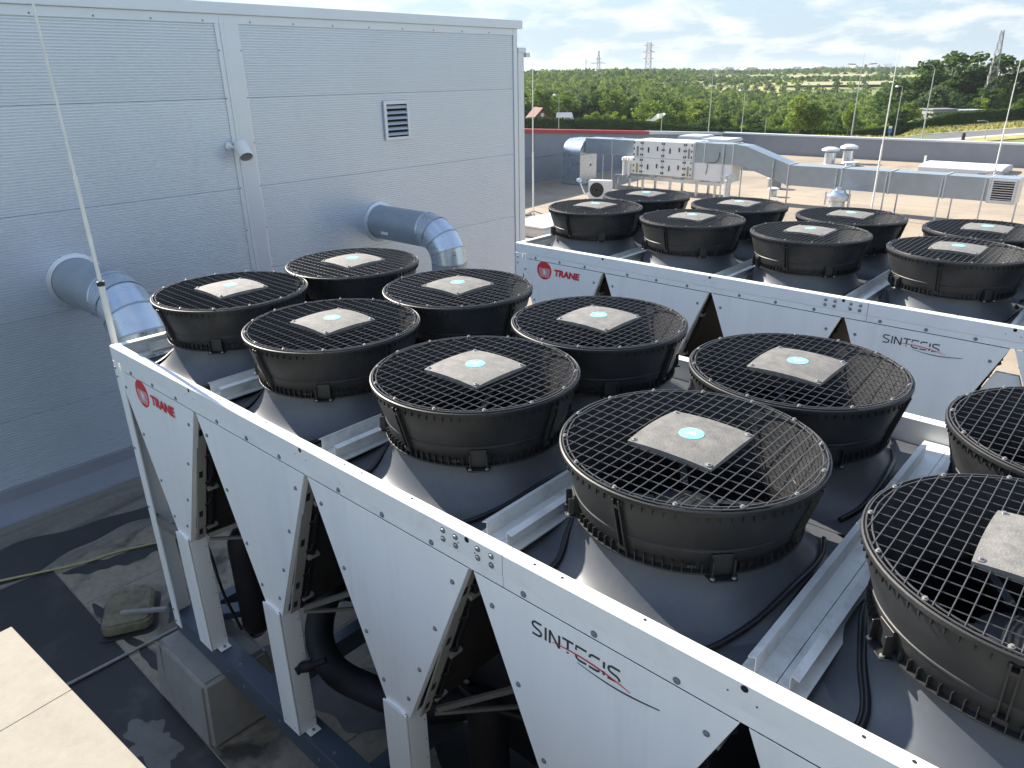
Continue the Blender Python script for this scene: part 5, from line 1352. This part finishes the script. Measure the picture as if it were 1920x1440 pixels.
MB().tube([(0, 0, -0.2), (0, 0, 3.5)], 0.05, 8).box((-0.2, -0.05, -0.1), (0.2, 0.05, 0.2)).build('post', M['lampgrey'], t)
t = thing('sail_canopy', 'white sail shaped canopy on a post above the hedge', 'canopy', (-80.8, 141.0, Gz(-80.8, 141)), FA)
MB().tube([(0, 0, -0.2), (0, 0, 3.4)], 0.07, 8).build('post', M['lampgrey'], t)
top = [(-3.3, 0, 3.05), (-2.2, 0.2, 3.15), (-1.0, 0.5, 4.1), (-0.7, -0.5, 4.25), (0.3, 0.3, 4.35), (0.55, -0.5, 4.2), (-0.1, -0.3, 3.5), (-0.9, 0, 3.2), (-1.6, 0.1, 2.85)]
vs = top + [(x, y, z-0.08) for x, y, z in top]; k = len(top)
MB().add(vs, [(0,1,8), (1,2,7,8), (2,3,7), (3,4,6,7), (4,5,6), (k,k+8,k+1), (k+1,k+8,k+7,k+2), (k+2,k+7,k+3), (k+3,k+7,k+6,k+4), (k+4,k+6,k+5)] + [(i, (i+1) % k, (i+1) % k+k, i+k) for i in range(k)]).build('sail', M['whitebox'], t)
def sign(x, y, h, label, colr, w_=0.5, hh=0.7):
    t = thing('road_sign', label, 'road sign', (x, y, Gz(x, y)), FA)
    MB().tube([(0, 0, -0.2), (0, 0, h)], 0.045, 8).build('post', M['lampgrey'], t)
    MB().box((-w_/2, -0.07, h-hh), (w_/2, -0.046, h)).build('panel', M[colr], t)
    return t
M['bluesign'] = mat('blue_sign_face', (0.03, 0.14, 0.5), 0.5)
s = sign(-41.8, 162.5, 2.3, 'small blue and white road sign on the dry verge', 'bluesign', 0.7, 0.8)
MB().box((-0.32, -0.06, 2.31), (0.32, -0.03, 2.75)).build('panel', M['whitebox'], s)
sign(-31.6, 168.1, 1.3, 'small grey sign on the verge right of the tall single arm lamp', 'pipegrey', 0.5, 0.5)
lamp(-23.8, 154.8, 3.2, 'low lamp at the road edge near the right border', 'single', FA)
t = thing('bollard', 'dark rounded bollard at the near road edge', 'bollard', (-26.3, 150.7, Gz(-26.3, 150.7)), 0)
MB().lathe([(0.28, -0.1), (0.30, 0.9), (0.26, 1.25), (0.0005, 1.4)], 14).build('body', M['handle'], t, smooth=50)

def lattice(x, y, h, b, label, arms=(), top=0.25, r=0.06, z0=None, name='lattice_mast', rz=0.4):
    t = thing(name, label, 'pylon', (x, y, Gz(x, y) if z0 is None else z0), rz)
    g = MB(); n = max(6, int(h/(b*0.72)))
    def half(z): return b/2*(1-z/h) + top*z/h
    for sx, sy in ((-1,-1),(1,-1),(1,1),(-1,1)):
        MB().tube([(sx*b/2, sy*b/2, -0.5), (sx*top, sy*top, h)], r*1.3, 5).build('leg', M['mast'], t)
    lv = [h*(1-(1-i/n)**1.15) for i in range(n+1)]
    for i in range(n):
        a, c_ = half(lv[i]), half(lv[i+1])
        for (p, q) in (((-1,-1),(1,-1)), ((1,-1),(1,1)), ((1,1),(-1,1)), ((-1,1),(-1,-1))):
            g.tube([(p[0]*a, p[1]*a, lv[i]), (q[0]*c_, q[1]*c_, lv[i+1])], r*0.7, 4)
            g.tube([(q[0]*a, q[1]*a, lv[i]), (p[0]*c_, p[1]*c_, lv[i+1])], r*0.7, 4)
            g.tube([(p[0]*a, p[1]*a, lv[i]), (q[0]*a, q[1]*a, lv[i])], r*0.6, 4)
    g.build('bracing', M['mast'], t)
    for (z, w_) in arms:
        ar = MB(); hw = half(z)
        for sx in (-1, 1):
            ar.tube([(sx*hw, 0, z+0.9), (sx*w_, 0, z)], r, 4).tube([(sx*hw, 0, z), (sx*w_, 0, z)], r, 4)
        ar.build('crossarm', M['mast'], t)
    return t
lattice(-38.6, 228.3, 20.2, 2.9, 'tall lattice mast rising through the dark trees on the right', r=0.055, top=0.3)
x, y = at(t_of_u(1222), 800)
lattice(x, y, 33, 6.0, 'wide lattice pylon with short crossarms on the far ridge', ((30, 5), (24, 6), (18, 5.5)), top=1.9, r=0.16, name='pylon', rz=FA, z0=Gz(x, y))
x, y = at(t_of_u(1130), 800)
lattice(x, y, 25.5, 5.0, 'slender pointed pylon with one wide crossarm on the far ridge', ((14, 7.5), (18, 3)), top=0.3, r=0.15, name='pylon', rz=FA, z0=Gz(x, y))
x, y = at(t_of_u(1107), 800)
t = thing('mast', 'plain thin mast left of the slender pylon on the ridge', 'mast', (x, y, Gz(x, y)))
MB().tube([(0, 0, -1), (0, 0, 18)], [0.5, 0.25], 6).build('pole', M['mast'], t)

def cottage(x, y, w_, dp, he, hr, label, wallm, roofm, rz, group=None, detail=True):
    t = thing('cottage' if detail else 'house', label, 'house', (x, y, Gz(x, y)), rz, group)
    MB().prism([(-w_/2, -1.0), (w_/2, -1.0), (w_/2, he), (0, hr-0.12), (-w_/2, he)], (0, -dp/2, 0), (1,0,0), (0,0,1), (0, dp, 0)).build('wall', M[wallm], t)
    ov = 0.5
    for s_ in (-1, 1):
        sl = (hr-he)/(w_/2); xe = s_*(w_/2+ov)
        MB().add([(0, -dp/2-ov, hr), (xe, -dp/2-ov, hr-sl*(w_/2+ov)), (xe, dp/2+ov, hr-sl*(w_/2+ov)), (0, dp/2+ov, hr),
                  (0, -dp/2-ov, hr+0.16), (xe, -dp/2-ov, hr-sl*(w_/2+ov)+0.16), (xe, dp/2+ov, hr-sl*(w_/2+ov)+0.16), (0, dp/2+ov, hr+0.16)],
                 [(0,3,2,1),(4,5,6,7),(0,1,5,4),(1,2,6,5),(2,3,7,6),(3,0,4,7)]).build('roof', M[roofm], t)
    if detail:
        MB().lathe([(0.0005, -0.06), (0.42, -0.06), (0.48, 0)], 18, (0, -dp/2-0.002, hr-1.5), axis='y').build('window', M['whitebox'], t)
        MB().box((-0.9, -dp/2-0.03, 0.0), (0.2, -dp/2-0.002, 1.7)).build('door', M['woodwall'], t)
        MB().box((0.9, -dp/2-0.03, 0.8), (1.9, -dp/2-0.002, 1.6)).build('window', M['handle'], t)
    return t
cottage(-119.5, 147.0, 5.2, 6, 1.7, 4.3, 'small brown cottage with a steep red roof beside the hall corner', 'woodwall', 'brickred', FA+R(15))
t = thing('shed', 'low grey roofed shed right of the red roofed cottage', 'shed', (-114.2, 150.5, Gz(-114.2, 150.5)), FA)
MB().box((-1.9, -1.5, -0.5), (1.9, 1.5, 1.7)).build('wall', M['pipegrey'], t)
MB().add([(-2.2, -1.9, 1.6), (2.2, -1.9, 1.6), (2.0, 1.9, 3.0), (-1.8, 1.9, 3.0), (-2.2, -1.9, 1.72), (2.2, -1.9, 1.72), (2.0, 1.9, 3.12), (-1.8, 1.9, 3.12)],
         [(0,3,2,1),(4,5,6,7),(0,1,5,4),(1,2,6,5),(2,3,7,6),(3,0,4,7)]).build('roof', M['greyroof'], t)
t = thing('glasshouse', 'low pale roofed outbuilding beyond the hedge near the lattice mast', 'outbuilding', (-41.0, 206.0, Gz(-41, 206)+0.2), FA)
MB().box((-6, -2.5, -0.5), (-0.5, 2.5, 2.6)).build('wall', M['pipegrey'], t)
MB().box((-6.4, -2.8, 2.61), (-0.4, 2.8, 2.8)).build('roof', M['greyroof'], t)
MB().box((-0.3, -2.2, -0.5), (6, 2.2, 2.3)).build('wall', M['houseW'], t)
MB().box((-0.35, -2.6, 2.31), (6.3, 2.6, 2.5)).build('roof', M['coping'], t)
rh = random.Random(4)
for i in range(22):
    u = rh.choice([rh.uniform(1280, 1500), rh.uniform(1480, 1680)]); d = rh.uniform(1250, 1520); x, y = at(t_of_u(u), d)
    cottage(x, y, rh.uniform(9, 15), rh.uniform(9, 13), rh.uniform(5, 7), rh.uniform(8, 11), 'tiny pale house on the far ridge', 'houseW', rh.choice(['greyroof', 'brickred', 'coping']), rh.uniform(0, 3), 'houses on the far ridge', False)
x, y = at(t_of_u(1905), 620)
cottage(x, y, 24, 14, 9, 13, 'pale large house seen above the trees at the right border', 'houseW', 'greyroof', FA, None, False)['category'] = 'house'

# ================================================================ the air between here and the ridge
hz = MB().box((-2900, -2900, -17.5), (2900, 2900, 38.0)).build('haze', M['white'])
hz.data.materials.clear()
hm = bpy.data.materials.new('haze_air'); hm.use_nodes = True
ht = hm.node_tree; ht.nodes.clear()
pv = N(ht, 'ShaderNodeVolumePrincipled'); pv.inputs['Color'].default_value = (0.86, 0.93, 1.0, 1); pv.inputs['Density'].default_value = 0.00010
pv.inputs['Anisotropy'].default_value = 0.3
ho = N(ht, 'ShaderNodeOutputMaterial'); ht.links.new(pv.outputs[0], ho.inputs['Volume'])
hz.data.materials.append(hm)
hz['kind'] = 'stuff'; hz['label'] = 'thin pale haze softening the far hillside'
